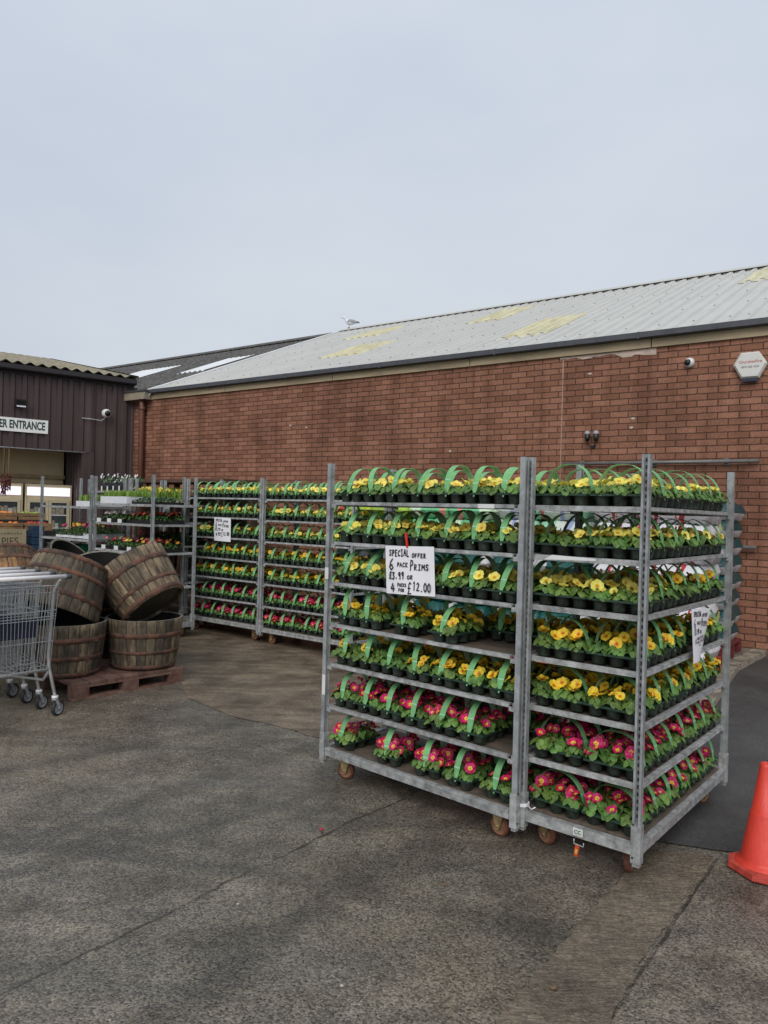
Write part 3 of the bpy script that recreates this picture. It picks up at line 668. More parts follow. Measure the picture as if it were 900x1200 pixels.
# ------------------------------------------------------------------ hand lettered cards
GL = {
 'S': [[(.85, .85), (.55, 1), (.2, .85), (.25, .6), (.7, .4), (.75, .15), (.4, 0), (.1, .15)]],
 'P': [[(.2, 0), (.25, 1), (.65, .98), (.85, .75), (.6, .5), (.25, .48)]], 'E': [[(.85, .95), (.2, 1), (.2, 0), (.85, .03)], [(.2, .52), (.7, .52)]],
 'C': [[(.85, .85), (.5, 1), (.15, .6), (.2, .15), (.5, 0), (.85, .15)]], 'I': [[(.5, 0), (.5, 1)], [(.2, 1), (.8, 1)], [(.2, 0), (.8, 0)]],
 'A': [[(.05, 0), (.5, 1), (.9, 0)], [(.25, .4), (.75, .4)]], 'L': [[(.2, 1), (.2, 0), (.85, .03)]],
 'O': [[(.5, 1), (.12, .7), (.15, .2), (.5, 0), (.88, .25), (.85, .75), (.5, 1)]], 'F': [[(.85, .98), (.2, 1), (.2, 0)], [(.2, .52), (.7, .55)]],
 'R': [[(.2, 0), (.22, 1), (.7, .95), (.75, .6), (.25, .5), (.85, 0)]], '6': [[(.75, 1), (.3, .7), (.12, .25), (.45, 0), (.85, .22), (.6, .48), (.18, .35)]],
 'K': [[(.2, 1), (.2, 0)], [(.85, 1), (.22, .45), (.85, 0)]], 'M': [[(.08, 0), (.15, 1), (.5, .4), (.85, 1), (.92, 0)]],
 '£': [[(.85, .85), (.6, 1), (.35, .8), (.4, .3), (.15, .02), (.9, .05)], [(.12, .5), (.7, .5)]], '3': [[(.15, .95), (.8, 1), (.4, .6), (.85, .35), (.5, 0), (.1, .1)]],
 '.': [[(.45, .03), (.5, .1), (.55, .03)]], '9': [[(.8, .7), (.5, .5), (.2, .75), (.5, 1), (.82, .9), (.75, 0)]],
 '4': [[(.55, 1), (.1, .35), (.9, .35)], [(.65, .75), (.6, 0)]], '1': [[(.3, .8), (.55, 1), (.5, 0)]], '2': [[(.15, .8), (.5, 1), (.82, .75), (.15, .03), (.9, .05)]],
 '0': [[(.5, 1), (.12, .7), (.15, .2), (.5, 0), (.88, .25), (.85, .75), (.5, 1)]],
}
def scribble(mb, text, x, z, h, w, sw, rr):
    for ch in text:
        if ch == ' ': x += w * .7; continue
        hh = h * rr.uniform(.9, 1.08); sl = rr.uniform(-.05, .12); dz = rr.uniform(-.06, .06) * h
        for st in GL[ch]:
            pts = [(x + (p[0] + sl * p[1]) * w * .85, z + dz + p[1] * hh) for p in st]
            for i in range(len(pts) - 1):
                a, b = Vector(pts[i]), Vector(pts[i + 1]); d = (b - a); l = d.length
                if l < 1e-6: continue
                d /= l; nn = Vector((-d.y, d.x)) * sw * .62; a = a - d * sw * .3; b = b + d * sw * .3
                mb.add([(a.x + nn.x, 0, a.y + nn.y), (a.x - nn.x, 0, a.y - nn.y), (b.x - nn.x, 0, b.y - nn.y), (b.x + nn.x, 0, b.y + nn.y)], [(0, 1, 2, 3)])
        x += w
    return x
def price_card(M, W, H, label, seed, clip=True, taper=0.):
    """card in its local xz plane, top edge at z = 0, facing -y, slightly curled"""
    rr = random.Random(seed); t = empty('price_card', M); tag(t, label, 'sign', 'hand-written price cards')
    c = MB(); n = 8; vs = []
    for i in range(n + 1):
        for j in range(n + 1):
            u, v = i / n, j / n; vs.append(((u - .5) * W * math.cos(taper * v), .010 * (2 * u - 1) ** 2 * v + (u - .5) * W * math.sin(taper * v), -v * H))
    F_ = [(j * 1 + i * (n + 1), (i + 1) * (n + 1) + j, (i + 1) * (n + 1) + j + 1, i * (n + 1) + j + 1) for i in range(n) for j in range(n)]
    c.add(vs, F_, 0, True); c.add([(a, b + .0012, c_) for a, b, c_ in vs], [f[::-1] for f in F_], 0, True); obj('card', c, paper, t)
    s = MB(); k = W / .30
    scribble(s, 'SPECIAL', -.125 * k, -.048 * k, .030 * k, .0185 * k, .0048 * k, rr); scribble(s, 'OFFER', .018 * k, -.053 * k, .020 * k, .0175 * k, .0042 * k, rr)
    scribble(s, '6', -.125 * k, -.118 * k, .052 * k, .034 * k, .0052 * k, rr); scribble(s, 'PACK', -.075 * k, -.100 * k, .020 * k, .0175 * k, .004 * k, rr)
    scribble(s, 'P', .005 * k, -.118 * k, .048 * k, .026 * k, .005 * k, rr); scribble(s, 'RIMS', .030 * k, -.112 * k, .027 * k, .0235 * k, .0045 * k, rr)
    scribble(s, '£3.99', -.125 * k, -.160 * k, .034 * k, .019 * k, .005 * k, rr); scribble(s, 'OR', -.012 * k, -.158 * k, .018 * k, .0185 * k, .0042 * k, rr)
    scribble(s, '4', -.115 * k, -.222 * k, .040 * k, .032 * k, .005 * k, rr); scribble(s, 'PACKS', -.072 * k, -.196 * k, .015 * k, .0115 * k, .0034 * k, rr)
    scribble(s, 'FOR', -.066 * k, -.220 * k, .014 * k, .013 * k, .0034 * k, rr); scribble(s, '£', -.010 * k, -.232 * k, .060 * k, .030 * k, .005 * k, rr)
    scribble(s, '12.00', .022 * k, -.212 * k, .040 * k, .0225 * k, .0048 * k, rr)
    s.v = [(x_ * math.cos(taper * -z_ / H), y_ + x_ * math.sin(taper * -z_ / H), z_) for x_, y_, z_ in s.v]
    w_ = obj('writing', s, ink, t, X(0, -.0022, 0)); 
    if clip:
        r_ = MB(); r_.box(-.006, .006, -.004, .004, -.008, .075, 0, X(-.012, 0, 0, 0, 0, -.15)); obj('clip', r_, red_pl, t)
    return t
# card on the large-card trolley: hung from the second shelf's rail
def on(T, x, y, z, rz=0, rx=0, ry=0): return T.matrix_basis @ X(x, y, z, rz, rx, ry)
price_card(on(T1, .655, -.028, 1.432, 0.02, 0, D2R(-2)), .34, .265, 'large white hand-written price card on the big front trolley', 1)
price_card(on(T3, .70, -.025, 1.425, 0, 0, D2R(1)), .30, .285, 'small white hand-written price card on a distant trolley', 2, False)
price_card(on(T2, .725, -.035, 1.165, -.10, 0, D2R(3)), .24, .27, 'white price card hanging edge-on from the cone-side trolley', 3, False, .26)
# red tag and plate on the near trolley base
pl = MB(); pl.box(-.024, .024, -.004, .0, -.026, .008); o = obj('plate', pl, mat('white_plate', (.6, .62, .58), .5), None, T2.matrix_basis @ X(-.0215, .265, .178, -math.pi / 2))
o.parent = T2; o.matrix_local = X(-.0215, .265, .176, -math.pi / 2)
def text(s, size, m, parent, M, ext=.001, name='lettering', align='CENTER', sx=1., off=0.):
    cu = bpy.data.curves.new(name, 'FONT'); cu.body = s; cu.size = size; cu.align_x = align; cu.align_y = 'CENTER'; cu.extrude = ext; cu.offset = off
    cu.materials.append(m); tmp = bpy.data.objects.new('tmp', cu); me = bpy.data.meshes.new_from_object(tmp); bpy.data.objects.remove(tmp); o = link(name, me, parent, M @ Matrix.Rotation(D2R(90), 4, 'X') @ Matrix.Diagonal((sx, 1, 1, 1))); return o
text('CC', .025, green_ink, o, X(0, -.0055, -.008))
tg = MB(); tg.tube([(-.035, 0, .0), (-.035, 0, -.03), (.03, 0, -.034), (.03, 0, -.01)], .004, 6, 1); tg.box(-.014, .014, -.006, .006, -.108, -.036, 0, X(-.004, 0, 0, 0, 0, .15)); tg.box(-.007, .007, -.0075, -.0062, -.09, -.06, 2, X(-.004, 0, 0, 0, 0, .15))
o = obj('hanging_tag', tg, [mat('orange_red_tag', (.5, .07, .02), .5), galv, mat('yellow_label', (.6, .45, .1), .5)], T2, X(-.030, .255, .136, -math.pi / 2) @ Matrix.Scale(.72, 4))
# shelf edge labels (white plastic strips)
for T, x, lv in ((T1, 1.14, 0),):
    b = MB(); b.box(-.05, .05, -.012, -.008, -.018, .004); obj('shelf_label', b, white_pl, T, X(x, 0, SH[lv]))
b = MB(); b.prism([(-.14, -.012), (.12, -.004), (.12, .006), (-.10, .012)], -.002, 0, 0, X(0, 0, 0, 0, D2R(90))); obj('shelf_label', b, white_pl, T2, X(-.0095, .34, SH[1] - .004, -math.pi / 2))
b = MB(); b.box(-.014, .016, -.0205, -.0175, 1.20, 1.27); b.box(-.012, .014, -.0205, -.0175, .50, .62); obj('post_label', b, white_pl, T1, X(.0, 0, 0))
# string tied round the socket of the near trolley
b = MB()
for q in range(3): b.tube([(.034 * math.cos(a_ / 8 * 6.28), .028 * math.sin(a_ / 8 * 6.28), .205 + q * .006 + .004 * math.sin(a_)) for a_ in range(9)], .0028, 5)
b.tube([(.03, 0, .21), (.06, -.02, .205), (.085, -.03, .225)], .003, 5); obj('string', b, paper, T2, X(0, LY, 0, -math.pi / 2))

# ------------------------------------------------------------------ brick building
AW = math.atan2(-.579, .815)
BW = empty('brick_building', X(9.03 * .579, 9.03 * .815, 0, AW)); tag(BW, 'long red brick building with pale corrugated metal roof and roof lights', 'building')
SL, SR = -26., 7.; KR = .41; WR = 5.7; ZE = 3.80
b = MB(); b.box(SL, SR, 0, .25, -.3, 3.66); obj('wall', b, brick_mat(), BW)
b = MB(); b.box(SL, SR, 2 * WR - .3, 2 * WR, -.3, 3.66)
for s in (SL, SR - .25):
    b.add([(s, .25, -.3), (s, 2 * WR - .3, -.3), (s, 2 * WR - .3, 3.7), (s, WR, 3.7 + KR * WR - .3), (s, .25, 3.7)], [(0, 1, 2, 3, 4)])
obj('end_walls', b, MATS.setdefault('rb', bpy.data.materials['red_brick']), BW)
conc = mat('beige_concrete', (.34, .27, .175), .85, 0, .28, 2.5, .3, 50, stretch=(.6, 1, 5))
b = MB(); e = -12.35
for i in range(8):
    s0 = e + i * 2.45; b.box(s0 + .004, s0 + 2.441, -.035, .248, 3.662, 3.765)
b.box(SL, e - .004, -.03, .248, 3.662, 3.765); obj('fascia', b, conc, BW)
gut = mat('dark_grey_gutter', (.055, .058, .068), .5, 0, .25, 8)
b = MB(); b.prism([(-.12, 3.775), (-.105, 3.767), (.0, 3.767), (.0, 3.84), (-.012, 3.84), (-.012, 3.78), (-.10, 3.78), (-.108, 3.84), (-.12, 3.84)][::-1], -12.35, SR, 0, Matrix(((0, 0, 1, 0), (1, 0, 0, 0), (0, 1, 0, 0), (0, 0, 0, 1))))
s_ = -12.2
while s_ < SR: b.box(s_, s_ + .03, -.124, .0, 3.763, 3.842); s_ += 1.9
obj('gutter', b, gut, BW)
def roof_sheet(mb, s0, s1, w0, w1, pitch, amp, kind='box', lift=0., mi=0, nw=8, back=False):
    prof = []
    s = s0
    if kind == 'box':
        while s < s1 - 1e-6:
            prof += [(s, 0), (s + pitch * .55, 0), (s + pitch * .66, amp), (s + pitch * .89, amp)]; s += pitch
        prof.append((s1, 0))
    else:
        while s < s1: prof.append((s, amp * math.cos(2 * math.pi * s / pitch))); s += pitch / 8
    vs = []; nn = math.hypot(1, KR)
    for i in range(nw + 1):
        w = w0 + (w1 - w0) * i / nw
        for (a, h) in prof: vs.append((a, (2 * WR - w) if back else w, ZE + .05 + KR * w + (h + lift) * nn))
    m = len(prof); mb.add(vs, [(i * m + j, i * m + j + 1, (i + 1) * m + j + 1, (i + 1) * m + j) for i in range(nw) for j in range(m - 1)], mi, kind != 'box')
metal_roof = mat('pale_grey_metal_roof', (.48, .48, .45), .6, 0, .06, 1.3, .05, 30, rvar=.08)
b = MB(); E0 = -11.9; PT = .2
roof_sheet(b, E0, SR, -.10, WR, PT, .032)
fm = mat('dark_fixing', (.2, .19, .18), .6)
for w in (.25, 1.35, 2.45, 3.55, 4.6, 5.45):
    s = E0 + PT * .77; i = 0
    while s < SR - .2:
        if (i + int(w * 3)) % 2 == 0 or i % 5 == 1:
            z = ZE + .05 + KR * w + .032 * math.hypot(1, KR); b.box(s - .009, s + .009, w - .010, w + .010, z - .004, z + .008, 1)
        s += PT; i += 1
mr_ = obj('metal_roof', b, [metal_roof, fm], BW)
b = MB(); roof_sheet(b, E0, SR, -.1, WR, PT, .032, back=True); obj('rear_roof', b, metal_roof, BW)
b = MB(); b.prism([(-.20, -.07), (0, .02), (.20, -.07), (.20, -.058), (0, .034), (-.20, -.058)], E0, SR, 0, Matrix.Translation((0, WR, ZE + .09 + KR * WR)) @ Matrix(((0, 0, 1, 0), (1, 0, 0, 0), (0, 1, 0, 0), (0, 0, 0, 1))))
s = E0
while s < SR - .2: b.box(s + .02, s + PT * .62, WR - .19, WR - .183, ZE + .03 + KR * (WR - .19), ZE + .075 + KR * (WR - .19), 1); s += PT
obj('ridge_cap', b, [metal_roof, fm], BW)
b = MB(); kz = ZE + .05
b.add([(E0 - .10, -.1, kz + .05 - KR * .1), (E0 + .05, -.1, kz + .05 - KR * .1), (E0 + .05, WR, kz + .05 + KR * WR), (E0 - .10, WR, kz + .05 + KR * WR),
       (E0 - .10, -.1, kz - .12 - KR * .1), (E0 + .05, -.1, kz - .02 - KR * .1), (E0 + .05, WR, kz - .02 + KR * WR), (E0 - .10, WR, kz - .12 + KR * WR)],
      [(0, 1, 2, 3), (0, 3, 7, 4), (1, 5, 6, 2), (0, 4, 5, 1), (3, 2, 6, 7)]); obj('verge_flashing', b, mat('white_flashing', (.62, .62, .62), .5, 0, .1), BW)
yel = mat('yellowed_roof_light', (.56, .52, .33), .5, 0, .22, 3, .1, 20, stretch=(4, .6, 1))
def skylight(s0, s1, w0, w1, m, kind='box', pitch=PT, amp=.032, lift=.008):
    s0 = E0 + round((s0 - E0) / PT) * PT; s1 = E0 + round((s1 - E0) / PT) * PT
    b = MB(); roof_sheet(b, s0, s1, w0, w1, pitch, amp, kind, lift, 0, 3); obj('roof_light', b, m, mr_)
for a in ((-5.2, -4.2, .85, 2.5), (-7.2, -6.2, 3.3, 4.95), (-9.0, -8.0, 1.15, 2.35), (-10.3, -9.3, 3.6, 4.7), (-2.4, -1.4, 3.7, 5.3)): skylight(*a, yel)
slate = mat('dark_fibre_roof', (.065, .062, .058), .9, 0, .6, 9, .9, 30, col2=(.14, .13, .12))
b = MB(); roof_sheet(b, SL, E0 - .08, -.12, WR - .15, .17, .025, 'sine', -.05); sr_ = obj('fibre_cement_roof', b, slate, BW)
b = MB(); roof_sheet(b, SL, E0 - .08, -.12, WR - .15, .17, .025, 'sine', -.05, back=True); obj('rear_roof', b, slate, BW)
b = MB(); b.prism([(-.25, -.10), (0, .01), (.25, -.10), (.25, -.08), (0, .04), (-.25, -.08)], SL, E0 - .1, 0, Matrix.Translation((0, WR - .02, ZE + .03 + KR * WR)) @ Matrix(((0, 0, 1, 0), (1, 0, 0, 0), (0, 1, 0, 0), (0, 0, 0, 1)))); obj('ridge_cap', b, slate, BW)
wsl = mat('white_roof_light', (.66, .68, .68), .45, 0, .08, 3)
for a in ((-13.9, -12.9, 2.1, 3.6), (-17.2, -15.6, 2.0, 3.6)):
    b = MB(); roof_sheet(b, a[0], a[1], a[2], a[3], .17, .025, 'sine', -.035); obj('roof_light', b, wsl, sr_)
# old gutter, outlet box and downpipe at the left
beige = mat('beige_gutter_box', (.27, .23, .17), .8, 0, .25, 6)
b = MB(); b.box(-12.62, -11.95, -.20, -.036, 3.655, 3.80); b.box(-12.64, -11.93, -.22, -.02, 3.801, 3.83, 1); obj('outlet_box', b, [beige, gut], BW)
b = MB(); b.box(SL, -12.66, -.14, -.035, 3.70, 3.80); b.box(SL, -12.66, -.15, -.03, 3.801, 3.83, 1); obj('old_gutter', b, [beige, gut], BW)
dp = mat('brown_downpipe', (.13, .055, .035), .5, 0, .2, 5)
b = MB(); b.tube([(-12.15, -.10, 3.66), (-12.15, -.10, 3.52), (-12.15, -.09, .3)], .052, 12)
for z in (3.45, 1.9, .5): b.tube([(-12.15, -.09, z), (-12.15, -.09, z + .07)], .062, 12)
obj('downpipe', b, dp, BW)
# mortar patch, movement joint, small marks
rr = random.Random(4); pts = [(-3.70, 3.657)]; s = -3.7
low = []
while s < -2.5: low.append((s, 3.657 - .02 - rr.uniform(0, .035) - (.03 if s > -2.95 else 0))); s += .05
b = MB(); b.prism([(-3.7, 3.657), *low, (-2.5, 3.657)][::-1], 0, .004, 0, X(0, -.001, 0, 0, D2R(90))); obj('mortar_patch', b, mat('pink_grey_mortar', (.46, .36, .30), .9, 0, .25, 10), BW)
b = MB(); b.box(-3.665, -3.653, -.004, -.001, 0, 3.62); obj('movement_joint', b, mat('sealant', (.36, .24, .18), .8, 0, .3, 9), BW)
b = MB()
for s_, z_ in ((-2.75, 2.83), (-2.77, 2.72), (-8.0, 2.95), (-8.35, 3.0), (-5.3, 2.5), (-3.3, 3.42), (-3.1, 2.3)):
    b.prism([(s_ + .02 * rr.uniform(.6, 1.4) * math.cos(q) * 1.4, z_ + .014 * rr.uniform(.6, 1.3) * math.sin(q)) for q in [i * .785 for i in range(8)]][::-1], 0, .004, 0, X(0, -.001, 0, 0, D2R(90)))
obj('paint_marks', b, mat('pale_marks', (.5, .42, .36), .9), BW)
# wall rails
def wallM(s, z, y=0, ry=0): return BW.matrix_basis @ X(s, y, z, 0, 0, ry)
rail_m = mat('grey_pipe', (.16, .155, .15), .5, .3, .2, 8)
for (s0, s1, z, lab) in ((-3.6, -1.36, 2.285, 'upper horizontal grey metal rail fixed across the brick wall'), (-3.2, -1.36, 1.335, 'lower horizontal grey metal rail on the brick wall behind the stacked bags')):
    r_ = empty('wall_rail', wallM(s0, z)); tag(r_, lab, 'rail'); L_ = s1 - s0
    b = MB(); b.tube([(0, -.07, 0), (L_, -.07, 0)], .022, 10); obj('pipe', b, rail_m, r_)
    for k in (.1, .5, .85):
        b = MB(); b.box(L_ * k - .015, L_ * k + .015, -.055, -.002, -.012, .012); b.box(L_ * k - .03, L_ * k + .03, -.006, -.001, -.04, .04); obj('bracket', b, rail_m, r_)
# alarm box
t = empty('alarm_box', wallM(-1.47, 3.335)); tag(t, 'white hexagonal burglar alarm box high on the brick wall', 'alarm box')
hexo = [(-.175, .02), (-.10, .155), (.085, .155), (.17, .02), (.09, -.135), (-.09, -.135)]
b = MB(); n = 6; o_ = [Vector((x, -.002, z)) for x, z in hexo]; i_ = [Vector((x * .86, -.075, z * .86)) for x, z in hexo]; m_ = [Vector((x, -.05, z)) for x, z in hexo]
b.add(o_ + m_ + i_, [(i, (i + 1) % 6, 6 + (i + 1) % 6, 6 + i) for i in range(6)] + [(6 + i, 6 + (i + 1) % 6, 12 + (i + 1) % 6, 12 + i) for i in range(6)] + [tuple(range(12, 18))])
obj('cover', b, mat('cream_white_plastic', (.60, .59, .55), .4, 0, .06), t)
b = MB(); b.prism([(-.085, -.06), (.085, -.06), (.06, -.004), (-.06, -.004)], -.17, -.135); obj('strobe', b, mat('dark_blue_plastic', (.02, .025, .05), .3), t)
text('ChurchesFire', .043, mat('red_print', (.45, .05, .06), .5), t, X(0, -.0765, .045), .0005)
text('0870 608 4350', .030, mat('grey_print', (.15, .14, .16), .5), t, X(0, -.0765, -.012), .0005)
def dome_cam(M, lab, bracket=False):
    t = empty('security_camera', M); tag(t, lab, 'camera')
    b = MB(); b.lathe([(.001, 0), (.062, 0), (.065, .01), (.062, .045), (.04, .06)], 20, 0, X(0, -.001, 0, 0, D2R(90))); obj('housing', b, white_pl, t)
    b = MB(); b.lathe([(.042, .058), (.040, .078), (.028, .092), (.001, .098)], 18, 0, X(-.004, -.001, -.003, 0, D2R(90))); obj('lens', b, mat('black_lens', (.008, .008, .01), .12), t)
    if bracket:
        b = MB(); b.tube([(0, -.02, -.06), (-.05, .02, -.11), (-.16, .06, -.10), (-.3, .12, -.095)], .008, 6); obj('bracket', b, galv, t)
    return t
dome_cam(wallM(-2.11, 3.44) @ Matrix.Rotation(D2R(-20), 4, 'Z') @ Matrix.Scale(.88, 4), 'small white round security camera with black lens on the brick wall')
# twin wall lamps
t = empty('wall_lamp', wallM(-3.24, 2.62)); tag(t, 'twin dark wall lamps with clear caps and looping cable on brick wall', 'lamp')
for s_ in (-.055, .055):
    b = MB(); b.lathe([(.001, -.055), (.022, -.055), (.03, -.02), (.036, .03), (.001, .03)], 14, 0, X(s_, -.06, 0)); h = obj('lamp_body', b, black_m, t)
    b = MB(); b.lathe([(.036, .031), (.037, .045), (.028, .07), (.001, .078)], 14, 0, X(s_, -.06, 0)); obj('glass_cap', b, mat('frosted_glass', (.28, .28, .30), .25), h)
b = MB(); b.tube([(-.055, -.06, -.055), (-.04, -.05, -.10), (-.012, -.015, -.12), (.012, -.015, -.12), (.04, -.05, -.10), (.055, -.06, -.055)], .005, 6); b.box(-.03, .03, -.02, -.001, -.135, -.105); obj('cable', b, black_m, t)

# ------------------------------------------------------------------ brown clad building
AB = math.atan2(.6112, .7915)
BB = empty('metal_shed', X(-5.11, 14.55, 0, AB)); tag(BB, 'dark brown corrugated metal shed with open front and fibre cement roof', 'building')
brown = mat('dark_brown_cladding', (.058, .036, .035), .5, 0, .25, 1.5, .1, 40, stretch=(1, 1, .4))
def cladding(mb, x0, x1, z0, z1, pitch=.20, amp=.032, y=0., ax='x', rag=0.):
    s = x0; prof = []
    while s < x1 - 1e-6: prof += [(s, 0), (s + pitch * .45, 0), (s + pitch * .55, amp), (s + pitch * .90, amp)]; s += pitch
    prof.append((x1, 0)); rr = random.Random(3); vs = []
    for z in (z0, z1):
        for a, h in prof:
            zz = z + (rr.uniform(-rag, rag) if z == z0 else 0)
            vs.append((a, y - h, zz) if ax == 'x' else (y - h, a, zz))
    m = len(prof); mb.add(vs, [(j, j + 1, m + j + 1, m + j) for j in range(m - 1)])
OP = -.79; TZ = 3.93; OH = 2.59
b = MB(); cladding(b, OP, .08, -.1, TZ); cladding(b, -9, OP, OH, TZ, rag=.012); obj('cladding', b, brown, BB)
b = MB(); b.box(-.02, .08, .02, 6, -.1, TZ); b.box(-9, -8.9, .02, 6, -.1, TZ); b.box(-9, .08, 6, 6.1, -.1, 4.9); obj('side_walls', b, brown, BB)
b = MB(); b.box(-9, OP - .001, .002, .06, OH + .03, OH + .13); b.box(OP - .03, OP + .03, .003, .08, 0, OH); obj('opening_frame', b, brown, BB)
b = MB(); cladding(b, .05, 1.22, 0, 3.2, .2, .03, OP + .02, 'y'); obj('inner_side_wall', b, brown, BB)
b = MB(); b.prism([(-.20, 3.99), (-.18, 3.965), (-.06, 3.965), (-.05, 4.07), (-.065, 4.07), (-.075, 3.98), (-.175, 3.98), (-.188, 4.07), (-.20, 4.07)][::-1], -9.2, .12, 0, Matrix(((0, 0, 1, 0), (1, 0, 0, 0), (0, 1, 0, 0), (0, 0, 0, 1))))
b.box(-9.2, .12, -.048, .02, 3.925, 4.06); b.box(-9.2, .12, -.046, .018, 4.061, 4.118); obj('gutter', b, mat('black_brown_gutter', (.018, .014, .016), .5, 0, .2), BB)
fib = mat('tan_fibre_roof', (.235, .205, .135), .85, 0, .3, 2.5, .3, 40)
b = MB(); vs = []; xs_ = frange(-9.3, .16, 9 * 40); nr = 4
for i in range(nr + 1):
    w = -.16 + 7 * i / nr
    for x in xs_: vs.append((x, w, 4.115 + .2 * (w + .16) + .024 * math.cos(2 * math.pi * x / .20)))
m = len(xs_); b.add(vs, [(i * m + j, i * m + j + 1, (i + 1) * m + j + 1, (i + 1) * m + j) for i in range(nr) for j in range(m - 1)], 0, True)
b.add([(x, y, z - .014) for x, y, z in vs], [(i * m + j, i * m + m + j, i * m + m + j + 1, i * m + j + 1) for i in range(nr) for j in range(m - 1)], 0, True)
obj('fibre_cement_roof', b, fib, BB)
b = MB(); b.add([(.165, -.16, 4.09), (.165, 6.84, 5.49), (.165, 6.84, 5.54), (.165, -.16, 4.15), (.02, -.16, 4.16), (.02, 6.84, 5.55)], [(0, 1, 2, 3), (3, 2, 5, 4)]); obj('verge', b, fib, BB)
# interior
inn = mat('cream_board', (.72, .58, .36), .7, 0, .10, 1.5)
b = MB()
for x0, x1 in ((-9, -4.02), (-4, -2.84), (-2.825, -1.93), (-1.915, OP - .045)): b.box(x0, x1, 1.22, 1.30, 2.17, 3.3)
b.box(-9, OP - .045, 1.24, 1.30, 0, 2.17); obj('back_wall', b, inn, BB)
b = MB(); b.box(-9, OP - .045, 1.12, 1.22, 2.10, 2.165); b.box(-9, OP - .045, 1.18, 1.22, 1.98, 2.0); obj('wall_beam', b, mat('tan_beam', (.42, .32, .18), .7), BB)
b = MB(); b.box(-9, OP, .1, 6, 3.3, 3.35); obj('ceiling', b, mat('pale_ceiling', (.7, .66, .58), .9), BB)
# sign
t = empty('entrance_sign', BB.matrix_basis @ X(-1.45, -.036, 3.005)); tag(t, 'long white sign board lettered ENTRANCE above the shed opening', 'sign')
b = MB(); b.box(-3.1, 0, -.018, 0, -.122, .122); obj('board', b, mat('white_sign', (.78, .79, .76), .5, 0, .06), t)
text('CUSTOMER ENTRANCE', .20, mat('dark_green_letters', (.008, .045, .035), .5), t, X(-.05, -.0195, -.0), .001, 'lettering', 'RIGHT', .585, .006)
# flood light
t = empty('flood_light', BB.matrix_basis @ X(-1.93, -.036, 3.42)); tag(t, 'small black flood light above the entrance sign', 'lamp')
b = MB(); b.prism([(-.09, -.02), (.09, -.02), (.075, -.12), (-.075, -.12)], -.05, .06, 0, X(0, 0, 0, 0, D2R(20))); obj('housing', b, black_m, t)
b = MB(); b.box(-.075, .075, -.003, .0, -.045, .05, 0, X(0, -.10, -.075, 0, D2R(-52))); obj('glass', b, mat('pale_lamp_glass', (.5, .52, .55), .15), t)
b = MB(); b.box(-.02, .02, -.03, 0, -.03, .03); obj('bracket', b, black_m, t)
dome_cam(BB.matrix_basis @ X(-.44, -.10, 3.36) @ Matrix.Rotation(D2R(15), 4, 'Z') @ Matrix.Scale(1.3, 4), 'white bracket-mounted security camera on the dark brown cladding', True)
# fridges
lit = mat('lit_header', (.75, .72, .8), .5, 0, .02, emit=(.92, .86, 1), estr=.7)
crm = mat('cream_fridge', (.62, .53, .35), .45, 0, .08)
gls = mat('fridge_glass', (.05, .06, .06), .08, 0, .3, 3)
prod = mat('stocked_goods', (.30, .26, .20), .6, 0, .5, 22)
for i, x in enumerate((-3.99, -2.83, -1.67)):
    t = empty('drinks_fridge', BB.matrix_basis @ X(x, .60, .02)); w = 1.12 if i < 2 else .84
    tag(t, ['cream glass-door fridge furthest left inside the shed', 'cream glass-door fridge in the middle inside the shed', 'cream glass-door fridge nearest the opening edge inside the shed'][i], 'fridge', 'fridges inside the shed')
    b = MB(); b.box(0, w, .02, .60, 0, 1.66); b.box(0, .03, 0, .6, 0, 1.95); b.box(w - .03, w, 0, .6, 0, 1.95); b.box(0, w, .02, .6, 1.66, 1.95); obj('cabinet', b, crm, t)
    b = MB(); b.box(.035, w - .035, -.005, .015, 1.73, 1.89); obj('lit_header', b, lit, t)
    for k in range(2):
        dx = .035 + k * (w - .07) / 2; dw = (w - .07) / 2 - .006
        d = MB()
        for q in ((0, .05, .3, 1.65), (dw - .05, dw, .3, 1.65)): d.box(dx + q[0], dx + q[1], -.02, .015, q[2], q[3])
        for q in (.3, 1.6): d.box(dx + .05, dx + dw - .05, -.02, .015, q, q + .05)
        do = obj('door', d, crm, t)
        d = MB(); d.box(dx + .05, dx + dw - .05, -.004, .004, .35, 1.6); obj('pane', d, gls, do)
        d = MB()
        for z in (.6, .85, 1.1, 1.35): d.box(dx + .05, dx + dw - .05, -.012, -.005, z, z + .022)
        obj('shelf_edge', d, white_pl, do)
        d = MB(); rr = random.Random(i * 9 + k)
        for z in (.62, .87, 1.12, 1.37):
            xx = dx + .06
            while xx < dx + dw - .12:
                w_ = rr.uniform(.04, .08); h_ = rr.uniform(.08, .16); d.box(xx, xx + w_, -.011, -.0045, z + .003, z + h_, rr.choice((0, 0, 1, 2))); xx += w_ + .008
        obj('goods', d, [prod, mat('green_goods', (.05, .12, .05), .5), mat('white_goods', (.5, .5, .48), .5)], t)

